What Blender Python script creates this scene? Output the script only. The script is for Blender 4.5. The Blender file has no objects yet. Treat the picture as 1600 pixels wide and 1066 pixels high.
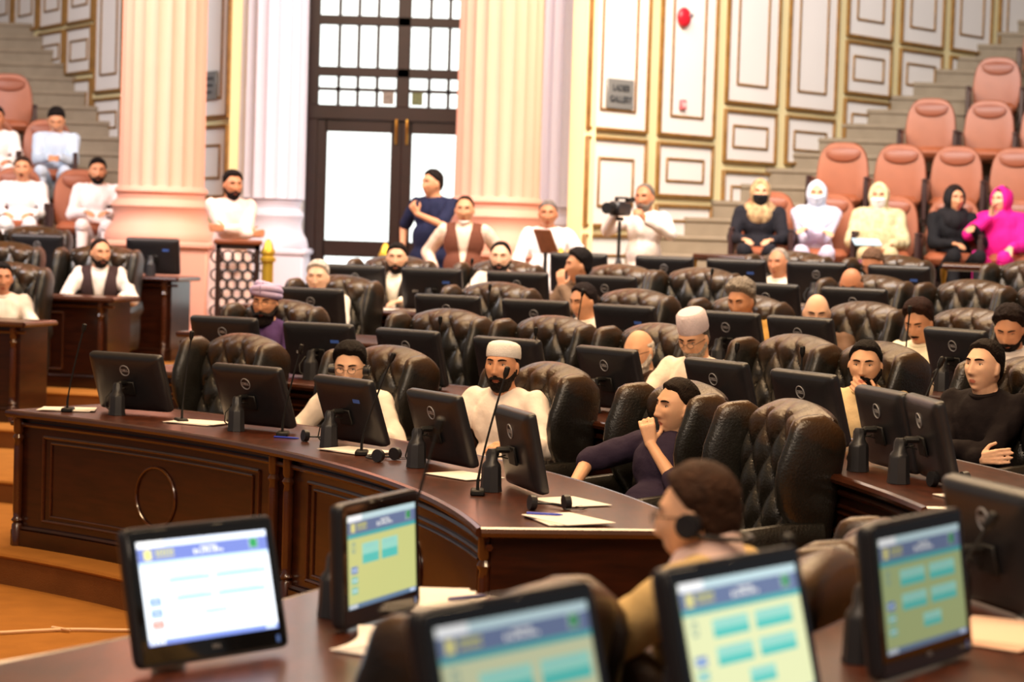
import bpy, bmesh, math, random
import numpy as np
from mathutils import Matrix, Vector
random.seed(7); np.random.seed(7)
PI = math.pi
scene = bpy.context.scene
COL = scene.collection

# ------------------------------------------------------------------ camera
cam_d = bpy.data.cameras.new('camera'); cam = bpy.data.objects.new('camera', cam_d); COL.objects.link(cam)
scene.camera = cam
TH = math.atan(180/3600.0); RO = math.atan(.031); EYE = 2.05
fwd = Vector((0, math.cos(TH), -math.sin(TH))); r0 = Vector((1, 0, 0)); u0 = Vector((0, math.sin(TH), math.cos(TH)))
rt = r0*math.cos(RO)+u0*math.sin(RO); up = u0*math.cos(RO)-r0*math.sin(RO)
cam.matrix_world = Matrix(((rt.x, up.x, -fwd.x, 0), (rt.y, up.y, -fwd.y, 0), (rt.z, up.z, -fwd.z, EYE), (0, 0, 0, 1)))
cam_d.sensor_width = 36; cam_d.lens = 81.0; cam_d.clip_end = 200
cam_d.dof.use_dof = True; cam_d.dof.focus_distance = 10.6; cam_d.dof.aperture_fstop = 2.6

# ------------------------------------------------------------------ world, lights, exposure
scene.view_settings.view_transform = 'Standard'; scene.view_settings.look = 'None'
scene.view_settings.gamma = 1; scene.view_settings.use_curve_mapping = False
scene.view_settings.exposure = 0.55
w = bpy.data.worlds.new('world'); scene.world = w; w.use_nodes = True
bg = w.node_tree.nodes['Background']; bg.inputs[1].default_value = .15
_tc = w.node_tree.nodes.new('ShaderNodeTexCoord'); _sx = w.node_tree.nodes.new('ShaderNodeSeparateXYZ'); _cr = w.node_tree.nodes.new('ShaderNodeValToRGB'); _mr = w.node_tree.nodes.new('ShaderNodeMapRange')
w.node_tree.links.new(_tc.outputs['Generated'], _sx.inputs[0]); w.node_tree.links.new(_sx.outputs['Z'], _mr.inputs[0]); _mr.inputs[1].default_value = -1; _mr.inputs[2].default_value = 1
w.node_tree.links.new(_mr.outputs[0], _cr.inputs[0]); w.node_tree.links.new(_cr.outputs[0], bg.inputs[0]); _e = _cr.color_ramp.elements
_e[0].position = .46; _e[0].color = (.25, .16, .10, 1); _e[1].position = .90; _e[1].color = (1.5, .70, .24, 1)       # warm lit ceiling of the hall above, paler walls around
_m = _e.new(.54); _m.color = (.72, .80, .92, 1); _m = _e.new(.68); _m.color = (.95, .80, .62, 1)
def area(name, loc, target, sx, sy, energy, color):
    d = bpy.data.lights.new(name, 'AREA'); d.shape = 'RECTANGLE'; d.size = sx; d.size_y = sy
    d.energy = energy; d.color = color
    o = bpy.data.objects.new(name, d); COL.objects.link(o); o.location = loc
    o.rotation_euler = (Vector(target)-Vector(loc)).to_track_quat('-Z', 'Y').to_euler()
    return o
# rows of warm lamps in the ceiling over the benches, daylight of the tall windows on the far walls
area('ceiling_lamps_front', (-2.0, 9.5, 7.5), (-1.0, 10.5, 0), 4, 1.0, 250, (1, .66, .36))
area('ceiling_lamps_middle', (1.0, 13.5, 7.8), (1.0, 13.0, 0), 7, .8, 420, (1, .68, .38))
area('ceiling_lamps_rear', (0.5, 18.2, 7.8), (0.5, 18.5, 0), 9, .8, 400, (1, .70, .42))
area('ceiling_lamps_near', (1.0, 5.0, 6.0), (0.6, 6.0, 0), 3, 1.0, 210, (1, .72, .44))
area('front_fill_light', (-2.5, 2.0, 6.5), (0.8, 13.0, 1.0), 4, 1.5, 190, (1, .80, .62))  # unseen soft fill from the camera side, added to brighten caps and faces
area('daylight_right', (3.0, 17.0, 8.5), (4.4, 25.5, 2.8), 7, 3, 680, (.93, .96, 1))
area('daylight_left', (-6.8, 18.0, 7.0), (-4.4, 25.0, 2.8), 4, 2.5, 380, (.95, .96, 1))
area('column_lamp_left', (-4.6, 19.6, 5.0), (-3.4, 22.3, 3.4), .8, .8, 55, (1, .42, .28))
area('column_lamp_right', (1.2, 20.0, 5.2), (-.17, 22.3, 3.2), .8, .8, 55, (1, .50, .20))

# ------------------------------------------------------------------ materials
def srgb(c):
    c = [x/255.0 for x in c]
    return tuple([(x/12.92 if x <= .04045 else ((x+.055)/1.055)**2.4) for x in c])+(1.0,)
MATS = {}
def mat(name, rgb, rough=.6, spec=.5, metal=0, noise=0.0, nscale=20, bump=0.0, bscale=60, coat=0, sheen=0, stretch=None, rgb2=None):
    if name in MATS: return MATS[name]
    m = bpy.data.materials.new(name); m.use_nodes = True; nt = m.node_tree; b = nt.nodes['Principled BSDF']
    b.inputs['Roughness'].default_value = rough; b.inputs['Specular IOR Level'].default_value = spec
    b.inputs['Metallic'].default_value = metal; b.inputs['Coat Weight'].default_value = coat; b.inputs['Coat Roughness'].default_value = .12
    b.inputs['Sheen Weight'].default_value = sheen
    c = srgb(rgb); b.inputs['Base Color'].default_value = c
    tc = nt.nodes.new('ShaderNodeTexCoord'); mp = nt.nodes.new('ShaderNodeMapping'); nt.links.new(tc.outputs['Object'], mp.inputs[0])
    if stretch: mp.inputs['Scale'].default_value = stretch
    if noise or rgb2:
        n = nt.nodes.new('ShaderNodeTexNoise'); n.inputs['Scale'].default_value = nscale; n.inputs['Detail'].default_value = 5
        nt.links.new(mp.outputs[0], n.inputs['Vector'])
        mx = nt.nodes.new('ShaderNodeMix'); mx.data_type = 'RGBA'
        c2 = srgb(rgb2) if rgb2 else tuple([x*(1-noise) for x in c[:3]])+(1,)
        mx.inputs[6].default_value = c; mx.inputs[7].default_value = c2
        rp = nt.nodes.new('ShaderNodeMapRange'); rp.inputs[1].default_value = .35; rp.inputs[2].default_value = .65
        nt.links.new(n.outputs['Fac'], rp.inputs[0]); nt.links.new(rp.outputs[0], mx.inputs[0]); nt.links.new(mx.outputs[2], b.inputs['Base Color'])
    if bump:
        n2 = nt.nodes.new('ShaderNodeTexNoise'); n2.inputs['Scale'].default_value = bscale; n2.inputs['Detail'].default_value = 4
        nt.links.new(mp.outputs[0], n2.inputs['Vector'])
        bp = nt.nodes.new('ShaderNodeBump'); bp.inputs['Strength'].default_value = bump; bp.inputs['Distance'].default_value = .01
        nt.links.new(n2.outputs['Fac'], bp.inputs['Height']); nt.links.new(bp.outputs[0], b.inputs['Normal'])
    MATS[name] = m; return m
def emis(name, rgb, s=1.0):
    if name in MATS: return MATS[name]
    m = bpy.data.materials.new(name); m.use_nodes = True; nt = m.node_tree; b = nt.nodes['Principled BSDF']
    b.inputs['Base Color'].default_value = (.02, .02, .02, 1); b.inputs['Roughness'].default_value = .15
    b.inputs['Emission Color'].default_value = srgb(rgb); b.inputs['Emission Strength'].default_value = s
    MATS[name] = m; return m
WOOD = mat('mahogany', (50, 21, 9), .28, .45, rgb2=(34, 13, 6), nscale=5, coat=.35, stretch=(1, 1, 7))
WOODTOP = mat('mahogany_top', (78, 37, 21), .30, .4, rgb2=(56, 25, 13), nscale=4, coat=.12, stretch=(6, 1.5, 1))
WOODLIP = mat('mahogany_moulding', (66, 32, 16), .22, .6, noise=.25, nscale=8, coat=.4)
DOORW = mat('dark_door_wood', (42, 19, 14), .35, .5, noise=.25, nscale=6, stretch=(1, 1, 5))
LEATHER = mat('dark_leather', (30, 29, 26), .30, .65, rgb2=(24, 21, 17), nscale=14, bump=.25, bscale=90)
_nt = LEATHER.node_tree; _b = _nt.nodes['Principled BSDF']; _old = _b.inputs['Base Color'].links[0].from_socket     # warm lamp highlights painted into the leather as brown along the chair tops
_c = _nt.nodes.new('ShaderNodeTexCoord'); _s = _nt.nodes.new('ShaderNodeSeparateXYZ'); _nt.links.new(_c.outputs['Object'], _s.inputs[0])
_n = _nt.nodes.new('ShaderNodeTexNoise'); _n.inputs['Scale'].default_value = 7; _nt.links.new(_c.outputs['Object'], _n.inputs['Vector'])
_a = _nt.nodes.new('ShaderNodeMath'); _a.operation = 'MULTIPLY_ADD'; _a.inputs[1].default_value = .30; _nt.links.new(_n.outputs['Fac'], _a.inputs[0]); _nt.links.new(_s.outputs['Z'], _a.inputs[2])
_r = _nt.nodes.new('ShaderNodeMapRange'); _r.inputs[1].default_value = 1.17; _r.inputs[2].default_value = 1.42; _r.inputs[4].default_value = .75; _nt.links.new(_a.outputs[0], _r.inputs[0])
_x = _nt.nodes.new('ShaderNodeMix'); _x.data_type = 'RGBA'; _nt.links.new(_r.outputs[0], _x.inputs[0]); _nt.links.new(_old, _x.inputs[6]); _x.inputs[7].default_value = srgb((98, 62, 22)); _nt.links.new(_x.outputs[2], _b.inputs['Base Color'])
LEATHER2 = mat('brown_leather', (96, 66, 36), .36, .5, rgb2=(58, 48, 38), nscale=16, bump=.3, bscale=80)
BRASS = mat('brass', (190, 145, 60), .3, .5, metal=1)
GOLD = mat('gold_paint', (205, 170, 60), .35, .5, metal=.6)
BLK = mat('black_plastic', (34, 34, 38), .36, .5, noise=.15, nscale=30)
BLKM = mat('matte_black_plastic', (13, 13, 14), .55, .4)
STAND = mat('dark_grey_stand', (38, 38, 42), .4, .5)
GREYL = mat('grey_logo', (168, 168, 172), .35, .5, metal=.4)
PAPER = mat('white_paper', (240, 232, 224), .8, .2, noise=.04)
PLAST = mat('white_plaster', (244, 240, 236), .6, .3, noise=.03, nscale=3)
COLM = mat('pale_column_paint', (224, 166, 146), .5, .3, noise=.03, nscale=3)
CREAM = mat('cream_wall_paint', (240, 228, 178), .7, .3, noise=.04, nscale=2)
BOARD = mat('white_panel_board', (244, 242, 240), .6, .3, noise=.02, nscale=2)
MOULD = mat('gold_brown_moulding', (150, 112, 58), .45, .4, noise=.3, nscale=10)
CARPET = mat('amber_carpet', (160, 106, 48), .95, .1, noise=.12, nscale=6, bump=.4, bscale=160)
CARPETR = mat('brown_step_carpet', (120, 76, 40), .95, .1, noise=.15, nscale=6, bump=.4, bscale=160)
STONE = mat('grey_beige_carpet', (152, 140, 122), .95, .1, noise=.12, nscale=8, bump=.3, bscale=120)
TAN = mat('tan_leather', (160, 90, 60), .42, .5, noise=.12, nscale=6, bump=.1)
TAND = mat('tan_leather_headrest', (140, 72, 44), .42, .5, noise=.12, nscale=6)
DKWOOD = mat('dark_seat_side', (60, 40, 40), .25, .6, noise=.2)
STEEL = mat('steel', (180, 180, 190), .25, .5, metal=1)

# ------------------------------------------------------------------ mesh helpers
class MB:
    """collects shapes into one mesh"""
    def __init__(s): s.v = []; s.f = []; s.m = []; s.n = 0
    def add(s, v, f, mi=0):
        v = np.asarray(v, float); s.v.append(v)
        for q in f: s.f.append(tuple(i+s.n for i in q))
        s.m += [mi]*len(f); s.n += len(v); return s
    def box(s, c, d, rz=0, rx=0, ry=0, mi=0, bev=0):
        hx, hy, hz = d[0]/2, d[1]/2, d[2]/2
        if bev:
            b = min(bev, hx*.95, hy*.95, hz*.95); v = []
            for sx in (-1, 1):
                for sy in (-1, 1):
                    for sz in (-1, 1):
                        v += [(sx*hx, sy*(hy-b), sz*(hz-b)), (sx*(hx-b), sy*hy, sz*(hz-b)), (sx*(hx-b), sy*(hy-b), sz*hz)]
            bm = bmesh.new()
            for p in v: bm.verts.new(p)
            r = bmesh.ops.convex_hull(bm, input=bm.verts); bm.verts.index_update()
            vv = [tuple(x.co) for x in bm.verts]; ff = [tuple(x.index for x in q.verts) for q in bm.faces]; bm.free()
        else:
            vv = [(sx*hx, sy*hy, sz*hz) for sx in (-1, 1) for sy in (-1, 1) for sz in (-1, 1)]
            ff = [(0, 1, 3, 2), (4, 6, 7, 5), (0, 4, 5, 1), (2, 3, 7, 6), (0, 2, 6, 4), (1, 5, 7, 3)]
        R = np.array(Matrix.Rotation(rz, 3, 'Z') @ Matrix.Rotation(ry, 3, 'Y') @ Matrix.Rotation(rx, 3, 'X'))
        return s.add(np.array(vv)@R.T+np.array(c), ff, mi)
    def loft(s, rings, cap=True, mi=0, closed=True):
        n = len(rings[0]); v = [p for r in rings for p in r]; f = []
        for i in range(len(rings)-1):
            for j in range(n if closed else n-1):
                k = (j+1) % n; f.append((i*n+j, i*n+k, (i+1)*n+k, (i+1)*n+j))
        if cap and closed: f.append(tuple(range(n))[::-1]); f.append(tuple((len(rings)-1)*n+j for j in range(n)))
        return s.add(v, f, mi)
    def lathe(s, prof, c=(0, 0, 0), n=24, mi=0, fl=0, nfl=0):
        rings = []
        for r, z in prof: rings.append([(c[0]+r*math.cos(2*PI*j/n), c[1]+r*math.sin(2*PI*j/n), c[2]+z) for j in range(n)])
        return s.loft(rings, mi=mi)
    def tube(s, pts, r, n=8, mi=0):
        pts = [Vector(p) for p in pts]; rs = r if isinstance(r, (list, tuple)) else [r]*len(pts); rings = []
        prev = None
        for i, p in enumerate(pts):
            t = (pts[min(i+1, len(pts)-1)]-pts[max(i-1, 0)]).normalized()
            if prev is None:
                a = Vector((0, 0, 1)) if abs(t.z) < .9 else Vector((1, 0, 0)); x = t.cross(a).normalized()
            else: x = (prev-t*prev.dot(t)).normalized()
            prev = x; y = t.cross(x)
            rings.append([tuple(p+(x*math.cos(2*PI*j/n)+y*math.sin(2*PI*j/n))*rs[i]) for j in range(n)])
        return s.loft(rings, mi=mi)
    def cyl(s, a, b, r, n=16, mi=0, r2=None): return s.tube([a, b], [r, r if r2 is None else r2], n, mi)
    def ball(s, c, r, n=12, m=8, R=None, mi=0):
        if not isinstance(r, (list, tuple)): r = (r, r, r)
        v = [(0, 0, -1)]
        for i in range(1, m):
            a = -PI/2+PI*i/m
            v += [(math.cos(a)*math.cos(2*PI*j/n), math.cos(a)*math.sin(2*PI*j/n), math.sin(a)) for j in range(n)]
        v.append((0, 0, 1)); v = np.array(v)*np.array(r)
        if R is not None: v = v@np.array(R).T
        f = [(0, 1+(j+1) % n, 1+j) for j in range(n)]
        for i in range(m-2):
            for j in range(n): k = (j+1) % n; f.append((1+i*n+j, 1+i*n+k, 1+(i+1)*n+k, 1+(i+1)*n+j))
        L = 1+(m-1)*n; f += [(L, L-n+j, L-n+(j+1) % n) for j in range(n)]
        return s.add(v+np.array(c), f, mi)
    def cap(s, a, b, ra, rb, n=12):
        """tapered capsule"""
        a = np.array(a, float); b = np.array(b, float); L = np.linalg.norm(b-a)
        if L < 1e-6: return s.ball(a, max(ra, rb))
        z = (b-a)/L; t = np.array([1, 0, 0]) if abs(z[0]) < .8 else np.array([0, 1, 0])
        x = np.cross(z, t); x /= np.linalg.norm(x); y = np.cross(z, x); rings = []
        for q in (-88, -60, -30, 0): rings.append((a+z*ra*math.sin(math.radians(q)), ra*math.cos(math.radians(q))))
        for q in (0, 30, 60, 88): rings.append((b+z*rb*math.sin(math.radians(q)), rb*math.cos(math.radians(q))))
        return s.loft([[c+(x*math.cos(2*PI*j/n)+y*math.sin(2*PI*j/n))*r for j in range(n)] for c, r in rings])
    def mesh(s, name, mats, smooth=True):
        me = bpy.data.meshes.new(name); me.from_pydata(np.concatenate(s.v).tolist(), [], s.f)
        for m in (mats if isinstance(mats, (list, tuple)) else [mats]): me.materials.append(m)
        me.polygons.foreach_set('material_index', s.m)
        bm = bmesh.new(); bm.from_mesh(me); bmesh.ops.recalc_face_normals(bm, faces=bm.faces); bm.to_mesh(me); bm.free()
        me.polygons.foreach_set('use_smooth', [smooth]*len(me.polygons))
        if smooth: me.set_sharp_from_angle(angle=math.radians(38))
        me.update(); return me
    def build(s, name, mats, parent=None, smooth=True):
        o = bpy.data.objects.new(name, s.mesh(name, mats, smooth)); COL.objects.link(o)
        if parent: o.parent = parent
        return o
def empty(name, loc, rz=0, label=None, cat=None, group=None):
    o = bpy.data.objects.new(name, None); COL.objects.link(o); o.location = loc; o.rotation_euler = (0, 0, rz); o.empty_display_size = .1
    tag(o, label, cat, group); return o
def tag(o, label=None, cat=None, group=None, kind=None):
    if label: o['label'] = label
    if cat: o['category'] = cat
    if group: o['group'] = group
    if kind: o['kind'] = kind
    return o
KIDS = {}
def copy_tree(o, parent=None):
    c = o.copy(); COL.objects.link(c)
    if parent: c.parent = parent
    for ch in [x for x in o.children]: copy_tree(ch, c)
    return c
def pol(C, R, deg): a = math.radians(deg); return C[0]+R*math.cos(a), C[1]+R*math.sin(a)
C0 = (-6.6, 7.5); CA = (-6.57, 9.3)       # centres of the two arms of the horseshoe of benches
FZ = [.17, .31, .45, .59, .73]; BACKZ = .80

# ------------------------------------------------------------------ floor, tiers
def tier(name, R, z0, z1, m, mr):
    pts = []
    for i in range(41):
        a = 118-(118-6.0)*i/40; pts.append(pol(C0, R, a))
    for i in range(31):
        a = -7.5-(60-7.5)*i/30; pts.append(pol(CA, R, a))
    far = [(12, pts[-1][1]), (12, 30), (-14, 30), (-14, pts[0][1])]
    mb = MB(); P = pts+far; n = len(P)
    v = [(x, y, z1) for x, y in P]; 
    mb.add(v, [tuple(range(n))])
    v = [(x, y, z0) for x, y in pts]+[(x, y, z1) for x, y in pts]; k = len(pts)
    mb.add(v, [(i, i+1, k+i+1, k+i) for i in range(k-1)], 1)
    # rounded nosing
    mb.tube([(x, y, z1-.012) for x, y in pts], .013, 6, 0)
    return tag(mb.build(name, [m, mr]), kind='structure')
fl = MB(); fl.box((-1, 14, -.05), (26, 34, .1)); tag(fl.build('floor', CARPET), kind='structure')
zs = [0]+FZ
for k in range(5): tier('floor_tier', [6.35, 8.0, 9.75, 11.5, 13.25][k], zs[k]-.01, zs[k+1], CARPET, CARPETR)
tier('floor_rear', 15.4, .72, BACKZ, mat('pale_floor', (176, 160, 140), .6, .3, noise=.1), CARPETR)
# ------------------------------------------------------------------ back of the hall: columns, door, panelled walls, stairs
def column(name, x, y, r, zb, bs=1.0, m=None):
    root = empty(name, (x, y, BACKZ), 0); root['kind'] = 'structure'
    m = m or COLM; NF = 20; n = NF*8; h0 = zb; top = 7.2-BACKZ
    mb = MB(); rings = []
    for z in (h0, h0+.05, top*.5, top):
        rr = r*(1.0-.06*(z-h0)/(top-h0)); ring = []
        for j in range(n):
            a = 2*PI*j/n; ph = (j % 8)/8.0
            d = math.sin(PI*ph)**.7*.075*rr if z > h0 else 0
            ring.append(((rr-d)*math.cos(a), (rr-d)*math.sin(a), z))
        rings.append(ring)
    mb.loft(rings); mb.build('fluted_shaft', m, root)
    b = MB(); k = r*bs
    b.lathe([(k*1.0, h0+.02), (k*1.06, h0), (k*1.08, h0-.03), (k*1.02, h0-.06), (k*1.02, h0-.10), (k*1.12, h0-.13), (k*1.16, h0-.17), (k*1.10, h0-.21),
             (k*1.08, h0-.28), (k*1.14, h0-.34), (k*1.25, h0-.40), (k*1.30, h0-.46), (k*1.30, h0-.50)], n=48)
    b.build('column_base', m, root)
    p = MB(); p.box((0, 0, (h0-.50)/2), (k*2.55, k*2.55, h0-.50), bev=.02); p.box((0, 0, h0-.53), (k*2.72, k*2.72, .06), bev=.015); p.box((0, 0, .09), (k*2.8, k*2.8, .18), bev=.03)
    p.build('pedestal', m, root)
    return root
column('trim_1', -3.43, 22.3, .415, 1.50)
column('trim_2', -.19, 22.3, .415, 1.50)
PIL = mat('cool_white_column_paint', (206, 208, 228), .5, .3, noise=.02, nscale=3)
column('trim_3', -2.52, 23.45, .37, 1.45, .86, PIL)
column('trim_4', .42, 23.1, .33, 1.45, .86, PIL)

# back wall around the door (door opening X -2.02 .. .40)
WY = 24.0
bw = MB()
bw.box((-2.65, WY+.15, 3.6), (.9, .3, 7.2)); bw.box((.25, WY+.15, 3.6), (.96, .3, 7.2)); bw.box((-1.21, WY+.15, 7.0), (2.24, .3, 1.0))
tag(bw.build('wall_back', PLAST), kind='structure')
# door: leaves with tall panes below, grid of small panes above
door = empty('door_1', (-1.21, WY, BACKZ)); door['kind'] = 'structure'
GL = emis('daylit_frosted_glass', (250, 255, 250), 1.5)
Z = lambda py: 2.05-(py-348)*WY/3600-BACKZ         # heights above the rear floor
fr = MB(); T = .12
def vbar(x, w_, z0, z1, mb=fr, t=T): mb.box((x, 0, (z0+z1)/2), (w_, t, z1-z0), bev=.008)
def hbar(x0, x1, z, h, mb=fr, t=T): mb.box(((x0+x1)/2, 0, z), (x1-x0, t, h), bev=.008)
ztop = 5.2; L = -.98; Rr = .98
vbar(L+.055, .11, 0, ztop); vbar(Rr-.055, .11, 0, ztop); vbar(0, .14, 2.4, ztop)
zt = 2.37; hbar(L, Rr, zt, .15, t=.15); hbar(L+.1, Rr-.1, 2.79, .10); hbar(L+.1, Rr-.1, 3.32, .10); hbar(L+.1, Rr-.1, 4.0, .10); hbar(L, Rr, ztop, .12)
fr.build('door_frame', DOORW, door)
gb = MB()
for sx in (-1, 1):
    for k in (1, 2, 3): gb.box((sx*(.07+.20*k), 0, (2.45+ztop)/2), (.036, .06, ztop-2.45))
    for z in (2.61, 3.58, 3.80, 4.5): gb.box((sx*.47, 0, z), (.80, .06, .036))
gb.build('glazing_bars', DOORW, door)
for sx in (-1, 1):
    pg = MB(); pg.box((sx*.47, .02, (2.45+ztop)/2), (.8, .008, ztop-2.45)); pg.build('window_pane', GL, door)
    lf = empty('door_leaf', (sx*.44, 0, 0)); lf.parent = door
    m_ = MB()
    for x in (-.385, .385): m_.box((x, 0, 1.15), (.11, .07, 2.3), bev=.006)
    m_.box((0, 0, 2.25), (.7, .07, .16)); m_.box((0, 0, .96), (.7, .07, .17)); m_.box((0, 0, .15), (.7, .07, .3))
    m_.build('leaf_frame', DOORW, lf)
    g = MB(); g.box((0, .01, 1.6), (.67, .008, 1.14)); g.box((0, .01, .59), (.67, .008, .58)); g.build('glass_pane', GL, lf)
    h = MB(); h.tube([(-sx*.385, -.06, 2.32), (-sx*.385, -.07, 2.30), (-sx*.385, -.07, 2.08), (-sx*.385, -.05, 2.06)], .013); h.build('door_bolt', BRASS, lf)
for sx, c in ((-1, (150, 140, 130)), (1, (120, 130, 90))):
    nb = MB(); nb.box((sx*.15-.0, -.03, 2.53), (.115, .01, .13)); o = nb.build('door_notice', mat('notice_'+str(sx), c, .7, noise=.4, nscale=40), door); o['label'] = 'small grey notice stuck on the transom glass'

# panelled side walls: plane through p0 along unit e (outwards), panels given as (s0, s1, z0, z1)
def wall(name, p0, e, length, panels, nrm):
    root = empty(name, (p0[0], p0[1], 0), math.atan2(e[1], e[0])); root['kind'] = 'structure'
    sg = nrm
    b = MB(); b.box((length/2, -sg*.1, 3.6), (length, .2, 7.2)); b.build('wall_surface', CREAM, root)
    for (s0, s1, z0, z1, ins) in panels:
        pn = MB(); pn.box(((s0+s1)/2, sg*.008, (z0+z1)/2), (s1-s0, .016, z1-z0)); o = pn.build('wall_panel', BOARD, root)
        f = MB()
        for (a0, a1, c0, c1, w_, t) in ((s0, s1, z0, z1, .034, .045), (s0+ins, s1-ins, z0+ins, z1-ins, .026, .034)):
            for x in (a0, a1): f.box((x, sg*t/2, (c0+c1)/2), (w_, t, c1-c0+w_), bev=.008)
            for z in (c0, c1): f.box(((a0+a1)/2, sg*t/2, z), (a1-a0, t, w_), bev=.008)
        f.build('moulding', MOULD, o)
    return root

def grid(rows, s0, pitch, wd, n):
    return [(s0+pitch*i, s0+pitch*i+wd, z0, z1, .19 if z1-z0 > .7 else .15) for i in range(n) for (z0, z1) in rows[i]]
TALL = (3.01, 7.0)
rowsR = [[TALL, (2.08, 2.92), (1.0, 1.98)], [TALL, (2.40, 2.92), (1.75, 2.30)], [(3.40, 7.0), (2.79, 3.31), (2.10, 2.68)], [(3.40, 7.0), (2.81, 3.31), (2.1, 2.7)],
         [(4.27, 5.5), (3.64, 4.20), (3.0, 3.56)], [(4.28, 5.5), (3.66, 4.20), (3.0, 3.56)], [(4.29, 5.6), (3.70, 4.2)], [(4.31, 5.7), (3.70, 4.2)], [(4.9, 5.9)]]
PR = (.647, 22.15); nr = math.hypot(1, 1.17); ER = (1/nr, 1.17/nr)
wr = wall('wall_right', PR, ER, 11.0, grid(rowsR, 0.0, 1.13, .92, 9), -1)
rowsL = [[(3.06, 7.0), (2.25, 2.96)], [(3.06, 7.0), (2.25, 2.96)], [(3.06, 7.0), (2.25, 2.96)], [(3.44, 7.0), (2.87, 3.35)], [(4.29, 5.4), (3.69, 4.22), (3.11, 3.6)],
         [(4.30, 5.4), (3.74, 4.22), (3.11, 3.6)], [(4.31, 5.5), (3.7, 4.2)], [(4.38, 5.6)]]
PL = (-2.9, 23.18); nl = math.hypot(1, 1.785); EL = (-1/nl, 1.785/nl)
wl = wall('wall_left', PL, EL, 10.0, [(s0-.05, s1-.05, a, b, c) for (s0, s1, a, b, c) in grid(rowsL, 0.05-.0, 1.055, .92, 8)], 1)
rb = MB(); rb.box((.68, 23.1, 3.6), (.12, 1.9, 7.2)); tag(rb.build('wall_returns', CREAM), kind='structure')

def text_mesh(txt, size, depth=.002, bold=0.0):
    c = bpy.data.curves.new('txt', 'FONT'); c.body = txt; c.size = size; c.extrude = depth; c.align_x = 'CENTER'; c.align_y = 'CENTER'; c.offset = bold
    o = bpy.data.objects.new('txt', c); COL.objects.link(o)
    me = bpy.data.meshes.new_from_object(o.evaluated_get(bpy.context.evaluated_depsgraph_get()))
    bpy.data.objects.remove(o); bpy.data.curves.remove(c); return me
def text_obj(name, txt, size, m, parent, loc, rot=(PI/2, 0, 0), depth=.002, bold=0.0, sx=1):
    me = text_mesh(txt, size, depth, bold); me.materials.clear(); me.materials.append(m)
    o = bpy.data.objects.new(name, me); COL.objects.link(o); o.parent = parent; o.location = loc; o.rotation_euler = rot; o.scale = (sx, 1, 1); return o
def on_wall(p0, e, s, z, sg, off, name, label, cat):
    n = (-e[1]*sg, e[0]*sg)
    rz = math.atan2(e[1], e[0]) if sg < 0 else math.atan2(e[1], e[0])+PI       # local -Y looks into the room
    return empty(name, (p0[0]+e[0]*s+n[0]*off, p0[1]+e[1]*s+n[1]*off, z), rz, label, cat)
SIGNM = mat('grey_sign_plate', (138, 142, 142), .4, .5, metal=.2); SIGNT = mat('dark_sign_letters', (62, 66, 70), .5)
for (p0, e, s, z, sg, lb) in ((PR, ER, .46, 3.36, -1, 'grey plate reading LADIES GALLERY on the tall panel beside the cameraman'), (PL, EL, .47, 3.38, 1, 'grey plate on the narrow panel between the left column and the white pilaster')):
    r_ = on_wall(p0, e, s, z, sg, .04, 'wall_sign', lb, 'sign')
    b = MB(); b.box((0, 0, 0), (.42, .02, .29), bev=.006); b.build('sign_plate', SIGNM, r_)
    if sg < 0: 
        text_obj('lettering', 'LADIES', .085, SIGNT, r_, (0, -.013, .055), bold=.003); text_obj('lettering', 'GALLERY', .085, SIGNT, r_, (0, -.013, -.055), bold=.003)
    else:
        f = MB()
        for q in range(3): f.box((0, -.012, .07-.07*q), (.28-.05*q, .006, .025))
        f.build('lettering', SIGNT, r_)
RED = mat('red_alarm_plastic', (205, 30, 50), .35, .5)
r_ = on_wall(PR, ER, 1.46, 4.19, -1, .04, 'alarm_bell', 'round red fire alarm bell high on a tall white panel', 'alarm')
b = MB(); b.ball((0, 0, 0), (.10, .05, .10), 24, 12); b.build('bell_dome', RED, r_); b = MB(); b.box((.05, -.05, .02), (.05, .03, .04), bev=.008); b.build('strobe', mat('grey_strobe', (120, 110, 120), .3), r_)
r_ = on_wall(PR, ER, 1.49, 3.32, -1, .04, 'call_point', 'small square red alarm call point below the bell', 'alarm')
b = MB(); b.box((0, 0, 0), (.1, .03, .1), bev=.008); b.build('housing', mat('red_call_box', (226, 110, 120), .4), r_); b = MB(); b.box((0, -.018, 0), (.055, .006, .05)); b.build('glass', mat('pale_call_glass', (235, 200, 200), .3), r_)

# stairs climbing beside the walls and the platforms that carry the gallery seats
RY = [22.1, 23.2, 24.3, 25.4, 26.5]; RZ = [1.43, 1.97, 2.51, 3.05, 3.58]; RXL = [2.05, 2.90, 3.95, 4.85, 5.8]
st = MB()
for k in range(-5, 17):
    Y = 23+.367*k; z = 2.01+.184*k; X0 = max(.76, .647+(Y-22.15)/1.17); X1 = RXL[-1]+.8
    for i in range(5):
        if Y < RY[i]+.32: X1 = RXL[i]-.1; break
    if k < -3: X1 = RXL[0]-.1
    st.box(((X0+X1)/2, Y+.6, z/2), (X1-X0, 1.2, z)); st.box(((X0+X1)/2, Y+.02, z-.03), (X1-X0, .08, .05), bev=.015)
tag(st.build('stairs_right', STONE), kind='structure')
pf = MB()
for i in range(5): pf.box(((RXL[i]-.1+14)/2, RY[i]+1.2-.8, RZ[i]/2), (14-RXL[i]+.1, 2.4, RZ[i]))
tag(pf.build('gallery_platform_right', STONE), kind='structure')
LY = [23.3, 24.4, 25.5]; LZ = [1.46, 2.0, 2.54]; LXR = [-4.15, -5.05, -5.75]
st = MB()
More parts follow.
